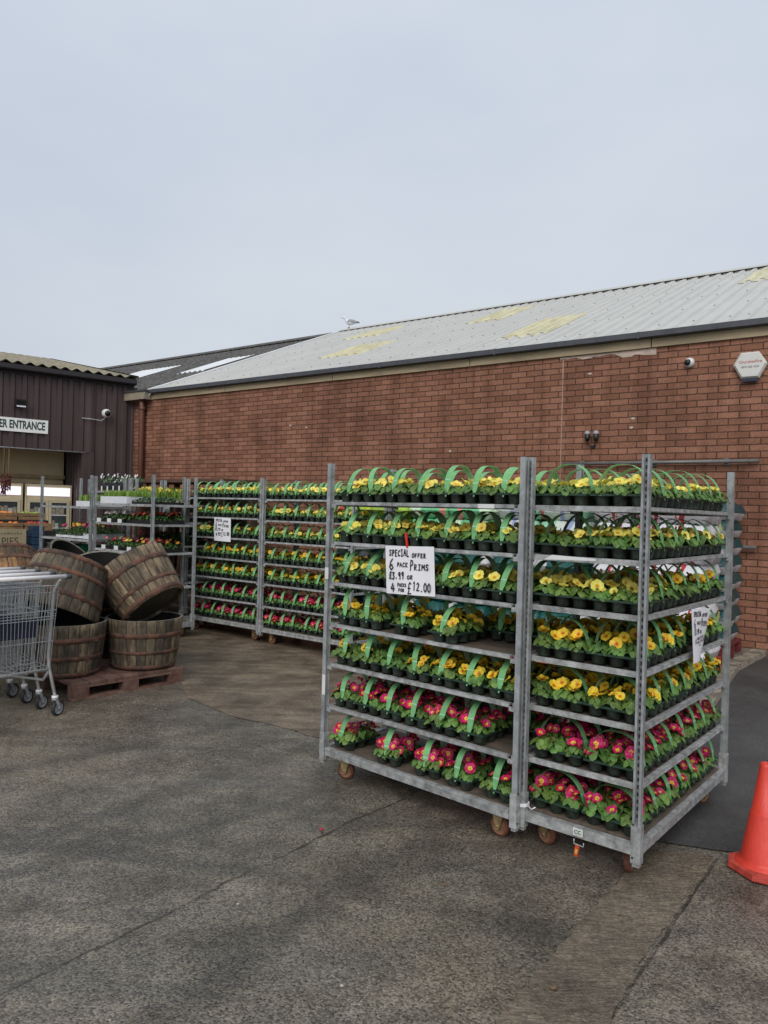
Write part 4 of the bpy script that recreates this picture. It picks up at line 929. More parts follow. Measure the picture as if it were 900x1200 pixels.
# ------------------------------------------------------------------ produce stand, board, peppers
def fol_mound(mb, c, r, h, nl, rr, mi=0, blade=False, L_=.06):
    for i in range(nl):
        a = rr.uniform(0, 6.28); q = math.sqrt(rr.random()) * r; x, y = c[0] + q * math.cos(a), c[1] + q * math.sin(a)
        if blade:
            hh = h * rr.uniform(.7, 1.15); a2 = rr.uniform(0, 6.28); w = .006; l = rr.uniform(0, .35) * hh
            mb.add([(x - w * math.cos(a2), y - w * math.sin(a2), c[2]), (x + w * math.cos(a2), y + w * math.sin(a2), c[2]),
                    (x + w * math.cos(a2) - l * math.sin(a2) * .4, y + w * math.sin(a2) + l * math.cos(a2) * .4, c[2] + hh * .6), (x - w * math.cos(a2) - l * math.sin(a2) * .4, y - w * math.sin(a2) + l * math.cos(a2) * .4, c[2] + hh * .6),
                    (x - l * math.sin(a2), y + l * math.cos(a2), c[2] + hh)], [(0, 1, 2, 3), (3, 2, 4)], mi, True)
        else:
            zz = c[2] + h * (1 - (q / r) ** 2 * .6) * rr.uniform(.15, .9); leaf_geo(mb, a, L_ * rr.uniform(.7, 1.2), L_ * .45, .02, rr, (x, y, zz), mi, 3)
dgreen = mat('dark_leaf', (.055, .115, .032), .5, 0, .45, 20, .3, 60, rnd=.2, transl=.1)
lime = mat('lime_shoots', (.20, .32, .05), .5, 0, .35, 20, transl=.2)
pinkf = petal('pink_bloom', (.62, .02, .13), (.75, .08, .25)); orgf = petal('orange_bloom', (.8, .25, .02), (.85, .4, .05)); redf = petal('red_bloom', (.5, .012, .015), (.6, .03, .03)); yelf = petal('yellow_bloom', (.8, .6, .05), (.85, .7, .15))
terra = mat('terracotta', (.35, .10, .05), .8); wpoly = mat('white_foam_tray', (.62, .63, .66), .6, 0, .08, 12, .2, 60); gcr = mat('green_crate', (.01, .17, .08), .45, 0, .2)
dwood = mat('dark_timber', (.085, .045, .028), .75, 0, .4, 4, .3, 40, stretch=(1, 1, 8))
twood = mat('crate_wood', (.22, .135, .065), .8, 0, .35, 6, .2, 40)
SF = BB.matrix_basis @ X(-2.95, -1.75, 0)
t = empty('produce_stand', SF); tag(t, 'dark timber produce stand stepped up in front of the shed opening', 'stand')
b = MB(); b.box(-1.9, 1.25, -.05, .0, 0, 1.16); b.box(-1.9, 1.25, 0, .9, 1.12, 1.16); b.box(-1.9, 1.25, .42, .9, 1.162, 1.32); b.box(-1.9, -1.86, 0, .9, 0, 1.1); b.box(1.21, 1.25, 0, .9, 0, 1.1); obj('frame', b, mat('near_black_timber', (.016, .013, .012), .8), t)
def crate(M, w, d, h, fill, lab, group, wood=twood, seed=0, nf=60, name='produce_crate', bins=None):
    rr = random.Random(seed); t = empty(name, M); tag(t, lab, 'crate', group); b = MB(); th = .01
    b.box(-w / 2, w / 2, -d / 2, d / 2, 0, .008)
    for k in range(2):
        z0 = .01 + k * h * .52; z1 = z0 + h * .42
        b.box(-w / 2, w / 2, -d / 2, -d / 2 + th, z0, z1); b.box(-w / 2, w / 2, d / 2 - th, d / 2, z0, z1)
        b.box(-w / 2, -w / 2 + th, -d / 2 + th, d / 2 - th, z0, z1); b.box(w / 2 - th, w / 2, -d / 2 + th, d / 2 - th, z0, z1)
    for sx in (-1, 1):
        for sy in (-1, 1): b.box(sx * (w / 2 - th - .01) - .008, sx * (w / 2 - th - .01) + .008, sy * (d / 2 - th - .01) - .008, sy * (d / 2 - th - .01) + .008, .009, h)
    obj('box', b, wood, t)
    if fill:
        f = MB()
        for i in range(nf):
            r_ = rr.uniform(.028, .042); x = rr.uniform(-w / 2 + .05, w / 2 - .05); y = rr.uniform(-d / 2 + .05, d / 2 - .05); z = h * rr.uniform(.5, 1.0)
            f.lathe([(.001, -r_), (r_ * .7, -r_ * .7), (r_, 0), (r_ * .7, r_ * .7), (.001, r_ * .95)], 8, 0, X(x, y, z))
        obj('produce', f, fill, t)
    return t
FR = [('brown potatoes', mat('potato', (.28, .17, .08), .7, 0, .3)), ('red apples', mat('apple', (.38, .035, .02), .35, 0, .3)), ('orange fruit', mat('orange_fruit', (.70, .22, .02), .5, 0, .15)), ('onions', mat('onion', (.42, .20, .07), .5, 0, .3)), ('green apples', mat('green_apple', (.25, .35, .06), .4, 0, .2)), ('carrots', mat('carrot', (.6, .18, .03), .6))]
q = 0
for tier, (yy, zz) in enumerate(((.21, 1.163), (.66, 1.323))):
    for k in range(7):
        f = FR[(k * 2 + tier * 3 + (k > 3)) % 6]
        crate(SF @ X(-1.66 + k * .445, yy, zz, R.uniform(-.03, .03)), .42, .38, .11, f[1], f'wooden crate of {f[0]}, {ORD[k]} from left, {"lower" if tier == 0 else "upper"} step of the produce stand', 'crates of produce on the stand', seed=q, nf=34); q += 1
# board lettered PIES leaning on the stand
t = empty('pies_board', SF @ X(.44, -.40, .782, 0, D2R(-5))); tag(t, 'tan wooden board lettered PIES standing on the low table by blue crates', 'sign')
b = MB(); b.box(-.40, .30, -.012, .012, 0, .42); obj('board', b, mat('tan_board', (.27, .225, .13), .7, 0, .15, 3), t)
text('PIES', .16, mat('dark_print', (.035, .03, .02), .6), t, X(.07, -.0135, .225), .001, 'lettering', 'CENTER', .9)
b = MB()
for k in range(11): b.box(-.24 + k * .045, -.24 + k * .045 + .030, -.0135, -.0121, .335, .335 + .02 + .012 * (k % 3 == 0))
obj('worn_lettering', b, mat('faded_print', (.13, .105, .06), .7), t)
crate_stand = empty('stock_table', SF @ X(.26, -.42, 0)); tag(crate_stand, 'low dark table in front of the produce stand carrying board and boxes', 'table')
b = MB(); b.box(-.6, 1.5, -.25, .33, .74, .78); obj('table_top', b, dwood, crate_stand)
for sx in (-.56, 1.42):
    for sy in (-.2, .26): b = MB(); b.box(sx, sx + .06, sy, sy + .06, 0, .739); obj('leg', b, dwood, crate_stand)
bl = mat('blue_crate', (.01, .035, .075), .5, 0, .2)
for k in range(4): crate(SF @ X(.90, -.30, .782 + k * .115), .17, .36, .11, None, f'dark blue plastic crate, {ORD[k]} from bottom of its stack beside the board', 'blue crates', bl, k, name='plastic_crate')
t = empty('cardboard_box', SF @ X(1.22, -.34, .782, .1)); tag(t, 'small tan cardboard box on the low table beside blue crates', 'box')
b = MB(); b.box(-.16, .16, -.12, .12, 0, .20); b.box(-.162, .162, -.01, .01, .2005, .202, 1); obj('box', b, [mat('cardboard', (.29, .205, .11), .8), paper], t)
b = MB(); b.box(-.16, .16, -.2, -.122, .19, .195, 0, X(0, 0, 0)); obj('flap', b, MATS['cardboard'], t)
for k, (dx, dz, L_) in enumerate(((0, 0, .34), (.075, .03, .27))):
    t = empty('pepper_string', BB.matrix_basis @ X(-2.24 + dx, -.45, 2.12)); tag(t, ['longer hanging string of dark red dried peppers by the fridges', 'shorter hanging string of dark red dried peppers by the fridges'][k], 'dried peppers', 'hanging dried peppers')
    b = MB(); b.tube([(0, 0, .44), (0, 0, .0), (0, 0, -L_)], .004, 5); obj('cord', b, twood, t)
    f = MB(); rr = random.Random(k)
    for i in range(44):
        a = rr.uniform(0, 6.28); z = -.02 - rr.random() * L_; f.tube([(0, 0, z), (.03 * math.cos(a), .03 * math.sin(a), z - .01), (.045 * math.cos(a), .045 * math.sin(a), z - .06)], [.006, .011, .002], 6)
    obj('peppers', f, mat('dried_pepper', (.09, .008, .006), .35, 0, .3), t)
b = MB(); b.tube([(-3.2, 0, 0), (1.5, 0, 0)], .012, 6); o = obj('hanging_rod', b, galv, None, BB.matrix_basis @ X(-2.4, -.45, 2.56)); tag(o, 'thin metal rod under the shed header holding pepper strings', 'rod')

# ------------------------------------------------------------------ plant racks at the left
def rack(x, y, ang, L_, shelves, lab, W=.56, H=1.9):
    t = empty('plant_rack', X(x, y, g(x, y), ang)); tag(t, lab, 'rack', 'part-filled plant racks by the shed')
    pm = PROTO['post']
    for px in (0, L_):
        for py in (0, W):
            p = link('post', pm, t, X(px, py, 0, 0 if py == 0 else math.pi)); link('post_socket', PROTO['sock'], p)
    for z in shelves:
        b = MB()
        for yy in (0, W): b.box(.02, L_ - .02, yy - .006, yy + .006, z - .024, z + .004)
        for xx in (.03, L_ - .03): b.box(xx - .006, xx + .006, .008, W - .008, z - .022, z + .004)
        s = obj('shelf', b, galv2, t); b = MB(); b.box(.037, L_ - .037, .007, W - .007, z - .006, z - .0045); obj('deck', b, plyw, s)
    b = MB()
    for yy in (0, W): b.box(.026, L_ - .026, yy - .017, yy + .017, .125, .185)
    for xx in (0, L_): b.box(xx - .017, xx + .017, .019, W - .019, .125, .185)
    o = obj('base_frame', b, galv2, t); b = MB(); b.box(.03, L_ - .03, .02, W - .02, .172, .1875); obj('deck', b, plyw, o)
    for px in (.12, L_ - .12):
        for py in (.075, W - .075): caster(t, px, py, R.uniform(0, 3))
    return t
def ang_to(a, b): return math.atan2(b[1] - a[1], b[0] - a[0])
RA, RB = (-4.67, 10.1), (-3.71, 9.35)
R1 = rack(*RA, ang_to(RA, RB), 1.24, [1.50, 1.08, .78], 'plant rack in front of the shed opening with ranunculus pots and white trays')
RC, RD = (-3.62, 9.28), (-2.62, 8.40)
R2 = rack(*RC, ang_to(RC, RD), 1.33, [1.56, 1.33, 1.00, .6], 'plant rack behind the barrels with seedlings on white trays')
RE, RF = (-3.50, 9.98), (-2.46, 9.10)
R3 = rack(*RE, ang_to(RE, RF), 1.36, [1.56, 1.34, 1.05, .6], 'plant rack beside the small-card trolley with a tray of yellow daffodils')
RG, RH = (-4.55, 11.4), (-3.62, 10.5)
R4 = rack(*RG, ang_to(RG, RH), 1.29, [1.72, 1.3, .8], 'furthest plant rack against the shed with grey plant pots on top')
def tray_item(T, x, y, z, w, d, h, kind, lab, grp, seed, tray_m=wpoly, flowers=None, name='plant_tray', cat='plant tray'):
    rr = random.Random(seed); t = empty(name, T.matrix_basis @ X(x, y, z + .005, rr.uniform(-.03, .03))); tag(t, lab, cat, grp)
    b = MB(); b.box(-w / 2, w / 2, -d / 2, d / 2, 0, .006)
    for q in ((-w / 2, w / 2, -d / 2, -d / 2 + .008), (-w / 2, w / 2, d / 2 - .008, d / 2), (-w / 2, -w / 2 + .008, -d / 2 + .008, d / 2 - .008), (w / 2 - .008, w / 2, -d / 2 + .008, d / 2 - .008)): b.box(*q, .006, h)
    obj('tray', b, tray_m, t)
    f = MB()
    if kind == 'shoots':
        for i in range(int(w / .05)):
            for j in range(int(d / .06)): fol_mound(f, (-w / 2 + .03 + i * .05, -d / 2 + .04 + j * .06, h * .8), .016, .10, 7, rr, 0, True)
        obj('foliage', f, lime, t)
    elif kind == 'daffodils':
        for i in range(int(w / .07)):
            for j in range(int(d / .08)): fol_mound(f, (-w / 2 + .04 + i * .07, -d / 2 + .05 + j * .08, h * .8), .03, .17, 14, rr, 0, True)
        obj('foliage', f, lime, t); f = MB()
        for i in range(50): flower_geo(f, axis_frame((rr.uniform(-w / 2, w / 2), rr.uniform(-d / 2, d / 2), h + rr.uniform(.08, .15)), (rr.uniform(-1, 1), -1, .6)), rr, .026, 10)
        obj('flowers', f, [yelf, orgf, orgf], t)
    else:
        nx_ = max(1, round(w / .1)); ny_ = max(1, round(d / .12)); fl = {}
        hh = .07 if kind == 'bedding' else .13
        for i in range(nx_):
            for j in range(ny_):
                c = (-w / 2 + (i + .5) * w / nx_, -d / 2 + (j + .5) * d / ny_, h * .75)
                fol_mound(f, c, .055, hh, 26, rr, 0, False, .05)
                if flowers and rr.random() < .85:
                    m_ = rr.choice(flowers); fb = fl.setdefault(m_.name, (MB(), m_))[0]
                    for q in range(rr.choice((1, 2, 3))):
                        Mx = axis_frame((c[0] + rr.uniform(-.035, .035), c[1] + rr.uniform(-.045, .02), c[2] + hh + rr.uniform(0, .03)), (rr.uniform(-.5, .5), -.7, .8))
                        flower_geo(fb, Mx, rr, .026, 10)
                        if kind == 'ranunculus': fb.lathe([(.001, -.016), (.02, -.010), (.026, .002), (.018, .016), (.001, .020)], 8, 0, Mx)
        obj('foliage', f, dgreen, t)
        for nm, (fb, m_) in fl.items(): obj('blooms', fb, [m_, yelf, yelf], t)
    return t
PG = 'trays of young plants on the racks'
tray_item(R1, 1.0, .25, 1.50, .44, .40, .07, 'shoots', 'white foam tray of lime green shoots on the upper shelf near the shed opening', PG, 1)
tray_item(R1, .62, .30, 1.08, .80, .40, .03, 'ranunculus', 'white tray of tall pink, orange and yellow ranunculus pots on the left rack', PG, 2, wpoly, [pinkf, orgf, pinkf, yelf])
tray_item(R1, 1.08, .28, 1.08, .26, .42, .07, 'tall', 'deep white tray of dark green leafy plants beside the ranunculus', PG, 3)
tray_item(R1, .85, .28, .78, .62, .40, .05, 'bedding', 'black tray of yellow flowered plants on the lowest visible shelf of the left rack', PG, 4, black_m, [yelf, yelf])
crate(R1.matrix_basis @ X(.45, .28, .785), .60, .40, .20, None, 'bright green plastic crate on the lower shelf of the left rack', None, gcr, 5, name='plastic_crate')
tray_item(R2, .36, .25, 1.56, .62, .42, .085, 'shoots', 'long white foam tray of green shoots behind the paired rack posts', PG, 5)
tray_item(R2, 1.02, .25, 1.56, .48, .40, .03, 'bedding', 'shallow black tray of dark seedlings at the right of the barrel-side rack top', PG, 6, black_m)
tray_item(R2, .34, .26, 1.33, .56, .42, .045, 'bedding', 'black tray of small white flowered plants with white labels on the second shelf', PG, 7, black_m, [white_pl])
tray_item(R2, .96, .26, 1.33, .60, .42, .045, 'bedding', 'black tray of crimson flowered plants, right half of the second shelf behind barrels', PG, 8, black_m, [redf])
tray_item(R2, .42, .26, 1.00, .50, .42, .05, 'bedding', 'black tray of pink and yellow primulas just above the black tub', PG, 9, black_m, [pinkf, yelf, redf])
tray_item(R2, .98, .26, 1.00, .50, .42, .05, 'bedding', 'black tray of pink and cream primulas above the tilted barrel', PG, 10, black_m, [pinkf, orgf, yelf])
tray_item(R3, .40, .25, 1.56, .56, .42, .06, 'daffodils', 'tray of upright yellow dwarf daffodils on the rack top', PG, 11, yel)
tray_item(R3, .95, .26, 1.05, .62, .42, .05, 'tall', 'black tray of dark green foliage plants next to the small-card trolley', PG, 12, black_m, None)
tray_item(R3, .42, .26, 1.05, .42, .42, .05, 'bedding', 'black tray of crimson flowered plants left of the dark foliage tray', PG, 13, black_m, [redf, pinkf])
tray_item(R3, .50, .26, 1.34, .62, .42, .045, 'bedding', 'black tray of low dark plants under the daffodils', PG, 14, black_m)
# white plant labels stuck along trays
for T, x0, x1, z, n_, lab in ((R2, .12, .62, 1.37, 3, 'on the second shelf of the barrel-side rack'), (R2, .25, 1.15, 1.045, 4, 'along the primula trays')):
    for k in range(n_):
        b = MB(); b.box(-.045, .045, -.002, .002, -.02, .03); x = x0 + (x1 - x0) * k / max(1, n_ - 1)
        o = obj('plant_label', b, white_pl, None, T.matrix_basis @ X(x, -.012 + .05 * 0, z - .02)); tag(o, f'white plant label, {ORD[k]} from left {lab}', 'label', 'white plant labels')
b = MB(); b.box(-.05, .05, -.002, .002, -.10, .02); b.box(-.035, .035, -.002, .002, -.16, -.10)
o = obj('price_label', b, white_pl, None, R3.matrix_basis @ X(1.03, -.02, 1.53)); tag(o, 'blank looking white label hanging from the rack shelf beside the trolley post', 'label')
# grey pots on the furthest rack
for k in range(6):
    T = R4; t = empty('plant_pot', T.matrix_basis @ X(.17 + k * .19, .2, 1.726)); tag(t, f'dark grey pot of trailing pale flowers, {ORD[k]} from left on the furthest rack', 'plant pot', 'grey pots on the furthest rack')
    b = MB(); b.lathe([(.001, 0), (.055, 0), (.075, .12), (.08, .13), (.07, .13), (.001, .115)], 14, 0); obj('pot', b, mat('grey_pot', (.06, .065, .075), .6), t)
    f = MB(); rr = random.Random(k + 40); fol_mound(f, (0, 0, .11), .09, .12, 50, rr, 0, False, .05); obj('foliage', f, dgreen, t)
    f = MB()
    for q in range(7): flower_geo(f, axis_frame((rr.uniform(-.08, .08), rr.uniform(-.08, .02), .13 + rr.uniform(0, .12)), (0, -1, .4)), rr, .020, 8)
    obj('flowers', f, [white_pl, white_pl, lime], t)
    b = MB(); b.box(-.022, .022, -.083, -.081, .0, .075, 0); obj('care_label', b, white_pl, t)
# timber display bench against the brick wall
TB = empty('timber_bench', X(-4.2, 11.9, g(-3, 11.3), A3)); tag(TB, 'dark brown timber plant display against the brick wall behind the racks', 'display bench')
b = MB(); b.box(-.4, 2.4, 0, .7, 1.88, 1.93); obj('top_board', b, dwood, TB)
for x in (-.35, .5, 1.0, 1.5, 2.28):
    for y in (.02, .6):
        b = MB(); b.box(x, x + .07, y, y + .07, 0, 1.879); obj('upright', b, dwood, TB)
for z in (.5, .95, 1.4):
    b = MB()
    for y in (.10, .22, .34, .46): b.box(-.3, 2.27, y, y + .09, z, z + .03)
    obj('slatted_shelf', b, dwood, TB)
b = MB(); b.box(-.4, 2.4, .66, .69, .2, 1.7); obj('back_boards', b, mat('black_brown_board', (.03, .018, .012), .85, 0, .4), TB)
for k, x in enumerate((1.72, 2.02)):
    b = MB(); M_ = X(x, -.22, 0, 0, D2R(-9)); b.box(-.02, .02, -.02, .02, 0, 1.35, 0, M_ @ Matrix.Rotation(D2R(-7 + k * 14), 4, 'Y')); obj('brace', b, mat('mid_brown_timber', (.15, .075, .04), .8, 0, .3), TB)

# ------------------------------------------------------------------ compost bags on pallets
def pallet(M, L_, W, m, lab, grp, nb=7, name='pallet'):
    t = empty(name, M); tag(t, lab, 'pallet', grp); rr = random.Random(int(L_ * 100))
    for i in range(nb):
        b = MB(); w = (L_ - .012 * (nb - 1)) / nb; x0 = i * (w + .012); b.box(x0, x0 + w, 0, W, .118 + rr.uniform(-.001, .001), .138); obj('deck_board', b, m, t)
    for y in (0, W / 2 - .045, W - .09):
        b = MB(); b.box(.001, L_ - .001, y + .001, y + .089, .096, .1165); obj('stringer_board', b, m, t)
        b = MB(); b.box(.002, L_ - .002, y + .002, y + .088, 0, .020); obj('bottom_board', b, m, t)
        for x in (0, L_ / 2 - .07, L_ - .14):
            b = MB(); b.box(x, x + .14, y, y + .09, .0205, .0955); obj('block', b, m, t)
    return t
red_p = mat('faded_red_pallet', (.17, .052, .034), .85, 0, .5, 9, .5, 60, rnd=.22, col2=(.20, .125, .095), stretch=(1, 1, 1))
org_p = mat('orange_red_pallet', (.48, .05, .025), .7, 0, .3, 6, .3, 50)
def bag_mesh(w, d, h, mats, seed, split=.5):
    rr = random.Random(seed); b = MB(); nx_, ny_ = 20, 20; off = rr.uniform(0, 9)
    def P_(u, v, s):
        x = (u - .5) * w; y = (v - .5) * d; e = (1 - abs(2 * u - 1) ** 11) ** .30 * (1 - abs(2 * v - 1) ** 9) ** .30
        wr = .010 * math.sin(u * 17 + off + 3 * v) * math.sin(v * 13 + off * 2) + .006 * math.sin(u * 41 + v * 23 + off)
        return (x + .012 * math.sin(v * 9 + off), y, h * split + s * (h * (1 - split) if s > 0 else h * split) * e + wr * e)
    for s in (1, -1):
        vs = [P_(i / nx_, j / ny_, s) for i in range(nx_ + 1) for j in range(ny_ + 1)]; m = ny_ + 1
        fs = [(i * m + j, (i + 1) * m + j, (i + 1) * m + j + 1, i * m + j + 1) for i in range(nx_) for j in range(ny_)]
        b.add(vs, fs if s == 1 else [f[::-1] for f in fs], 0 if s == 1 or len(mats) < 2 else 1, True)
    return b.mesh('compost_bag', mats)
BAGS = {'yellow green': bag_mat('yellow_green_bag', [(-.2, -.05, (.45, .55, .03)), (.2, .3, (.5, .04, .03))], (.33, .50, .06)),
        'mint green': bag_mat('mint_green_bag', [(-.05, .02, (.7, .25, .2)), (.25, .5, (.55, .7, .5))], (.14, .46, .22)),
        'pink and blue': bag_mat('pink_blue_bag', [(-.2, -.08, (.55, .12, .15)), (.10, .15, (.25, .3, .5)), (.25, .6, (.25, .5, .32))], (.52, .58, .52)),
        'white and red': bag_mat('white_red_bag', [(.04, .075, (.38, .035, .04)), (.09, .10, (.38, .035, .04)), (.27, .30, (.33, .03, .04))], (.62, .61, .64)),
        'dark green': bag_mat('dark_green_bag', [(-.35, -.14, (.008, .06, .055)), (.30, .46, (.5, .5, .5))], (.01, .075, .065)),
        'dark teal': bag_mat('teal_bag', [(.0, .03, (.3, .28, .08)), (.10, .15, (.02, .16, .10))], (.006, .055, .060))}
wseam = mat('white_bag_underside', (.7, .7, .72), .45, 0, .15, 12)
BM = {k: [bag_mesh(.50, .80, .186, [m, wseam] if k == 'dark teal' else [m], i + len(k), .42 if k == 'dark teal' else .5) for i in range(4)] for k, m in BAGS.items()}
def stack(s, D, kind_seq, layers, lab, plab, pm, pw=1.02, pd=.86):
    """pallet whose front-left corner is at wall coordinates s, distance D from the yard side"""
    x = .815 * s + .579 * D; y = -.579 * s + .815 * D; z = g(x, y) + .066
    pallet(X(x, y, z, AW), pw, pd, pm, plab, 'pallets under the compost bags')
    for l in range(layers):
        for c in (0, 1):
            k = kind_seq(l, c)
            me = R.choice(BM[k]); M = X(x, y, z + .139 + l * .182, AW) @ X(.26 + c * .50 + R.uniform(-.025, .025), .43 + R.uniform(-.03, .02), 0, R.choice((0, math.pi)) + R.uniform(-.05, .05))
            o = link('compost_bag', me, None, M); tag(o, f'{k} compost bag, {ORD[l]} layer up, {"left" if c == 0 else "right"} half of the {lab} stack', 'compost bag', 'stacked bags of compost')
ss = lambda a, b, cut: (lambda l, c: a if l >= cut else b)
S0 = .815 * 3.40 - .579 * 7.0
pnames = ['far-left', 'second', 'third', 'white-bag']
for i, (kt, kbm) in enumerate((('yellow green', 'dark green'), ('mint green', 'dark green'), ('pink and blue', 'dark green'), ('white and red', 'white and red'))):
    s = S0 - 1.20 - (3 - i) * 1.06
    stack(s, 6.92, ss(kt, kbm, 6), 8, pnames[i], f'orange-red pallet under the {pnames[i]} stack of bags', org_p)
stack(S0 - 1.20, 7.98, lambda l, c: 'dark teal', 8, 'wall-side teal', 'darker red pallet under the teal bags beside the brick wall', mat('dark_red_pallet', (.13, .018, .018), .8, 0, .3))
tb = [o for o in COL.objects if o.get('label', '') == 'mint green compost bag, eighth layer up, right half of the second stack'][0]
ty = math.cos(0)
text('Multi Purpose', .07, mat('dark_bag_print', (.02, .12, .06), .5), tb, Matrix.Translation((0, 0, 0)) @ (X(0, 0, 0) if 0 else Matrix.Identity(4)), .001)
# place the print on the yard-facing end of the bag whichever way round it lies
tx = KIDS[tb][-1]; fl_ = (tb.matrix_basis.to_3x3() @ Vector((0, 1, 0))).dot(Vector((-.579, -.815, 0))) > 0
tx.matrix_local = (Matrix.Rotation(math.pi, 4, 'Z') if fl_ else Matrix.Identity(4)) @ X(.03, -.345, .165, 0, D2R(-38)) @ Matrix.Rotation(D2R(90), 4, 'X')

# ------------------------------------------------------------------ half barrels on the red pallet
BRM = {'grey': barrel_mat('weathered_grey_oak', (.150, .122, .088)), 'brown': barrel_mat('weathered_brown_oak', (.175, .138, .096)), 'black': mat('charred_oak', (.010, .009, .009), .8, 0, .4, 8, .3, 30), 'tan': barrel_mat('orange_brown_oak', (.21, .115, .05))}
char = mat('charred_inside', (.012, .010, .009), .9, 0, .4, 10, .4, 30)
hoop_m = mat('rusty_hoop', (.050, .040, .036), .85, .1, .45, 9, .8, 45, col2=(.19, .085, .05))
HB = .44
def rad(z): t = z / HB; return .283 + .062 * t - .014 * (t - .5) ** 2
def half_barrel(M, kind, lab, s=1.):
    t = empty('half_barrel', M @ Matrix.Scale(s, 4)); tag(t, lab, 'barrel', 'old whisky half barrels')
    b = MB(); N_ = 96
    def fn(r, z, a):
        q = (a * 24 / (2 * math.pi)) % 1; return r - (.006 if min(q, 1 - q) < .13 else 0)
    b.lathe([(rad(0) - .012, -.0), (rad(0), .004)] + [(rad(HB * i / 8), HB * i / 8) for i in range(1, 8)] + [(rad(HB), HB - .003), (rad(HB) - .004, HB)], N_, 0, None, True, fn)
    b.lathe([(rad(HB) - .004, HB), (rad(HB) - .026, HB)], N_, 2); b.lathe([(rad(HB) - .026, HB - .0002), (rad(.04) - .026, .045)], 48, 1)
    b.lathe([(rad(0) - .012, 0), (rad(0) - .026, .001), (rad(.03) - .026, .028)], 48, 0)
    obj('staves', b, [BRM[kind], char, mat('worn_rim', (.17, .15, .12), .8, 0, .4, 20)], t)
    b = MB(); n = 40; b.lathe([(.001, .028), (rad(.03) - .027, .028)], n, 0); b.lathe([(rad(.04) - .027, .044), (.001, .044)], n, 1); obj('barrel_head', b, [mat('olive_barrel_head', (.060, .050, .030), .8, 0, .45, 7, .3, 40, stretch=(8, 1, 1)), char], t)
    for z0, z1 in ((.008, .044), (.125, .162), (.292, .334)):
        jz = R.uniform(-.014, .014) if z0 > .05 else 0; z0 += jz; z1 += jz + R.uniform(-.006, .004)
        b = MB(); b.lathe([(rad(z0) - .001, z0), (rad(z0) + .0022, z0 + .0005), (rad(z1) + .0022, z1 - .0005), (rad(z1) - .001, z1)], 64, 0); b.box(rad(z0) + .0, rad(z0) + .008, -.02, .02, z0 + .003, z1 - .003, 0, Matrix.Rotation(R.uniform(3.5, 5.5), 4, 'Z'))
        obj('hoop', b, hoop_m, t)
    return t
PM = X(-2.46, 5.94, g(-2.4, 6.2), math.atan2(.743, .67))
pallet(PM, 1.02, 1.15, red_p, 'faded red wooden pallet under the front half barrels', None, 7)
gz = g(-2.3, 6.6) + .139
half_barrel(X(-2.71, 6.36, gz, 1.0), 'grey', 'upright grey half barrel at pallet front left, behind the shopping trolleys')
half_barrel(X(-2.155, 6.74, gz, 2.2), 'grey', 'upright weathered half barrel on the right of the red pallet')
def tilted(mouth_c, ax, *a):
    z = Vector(ax).normalized(); return half_barrel(axis_frame(Vector(mouth_c), z, R.uniform(0, 6)), *a)
# origin is the barrel's bottom end; the axis runs bottom -> mouth
def by_centre(c, ax): z = Vector(ax).normalized(); return Vector(c) - z * HB / 2
tilted(by_centre((-2.755, 6.42, .905), (-.17, -.40, -.90)), (-.17, -.40, -.90), 'grey', 'large overturned half barrel with dark open mouth, resting on the left barrel', 1.10)
tilted(by_centre((-2.20, 6.80, .865), (-.62, .22, .75)), (-.62, .22, .75), 'brown', 'brown half barrel tilted sideways in the mouth of the right barrel', 1.05)
half_barrel(X(-2.72, 7.26, g(-2.7, 7.2), .3), 'black', 'dark upright half barrel hidden between the two front barrels')
tilted(by_centre((-2.76, 7.30, .80), (.12, -.42, .90)), (.12, -.42, .90), 'black', 'black charred half barrel leaning back with its open mouth showing')
half_barrel(X(-3.55, 7.15, g(-3.5, 7.1), .3), 'grey', 'upright half barrel under the orange-brown one, behind the shopping trolleys')
tilted(by_centre((-3.60, 7.10, .90), (.35, -.40, -.85)), (.35, -.40, -.85), 'tan', 'orange-brown overturned half barrel at the far left')
half_barrel(X(-3.20, 7.75, g(-3.2, 7.7), .3), 'black', 'dark upright half barrel at the back of the barrel heap')
tilted(by_centre((-3.32, 7.66, .85), (.75, -.1, .65)), (.75, -.1, .65), 'black', 'dark tilted half barrel peeping above the large overturned one')

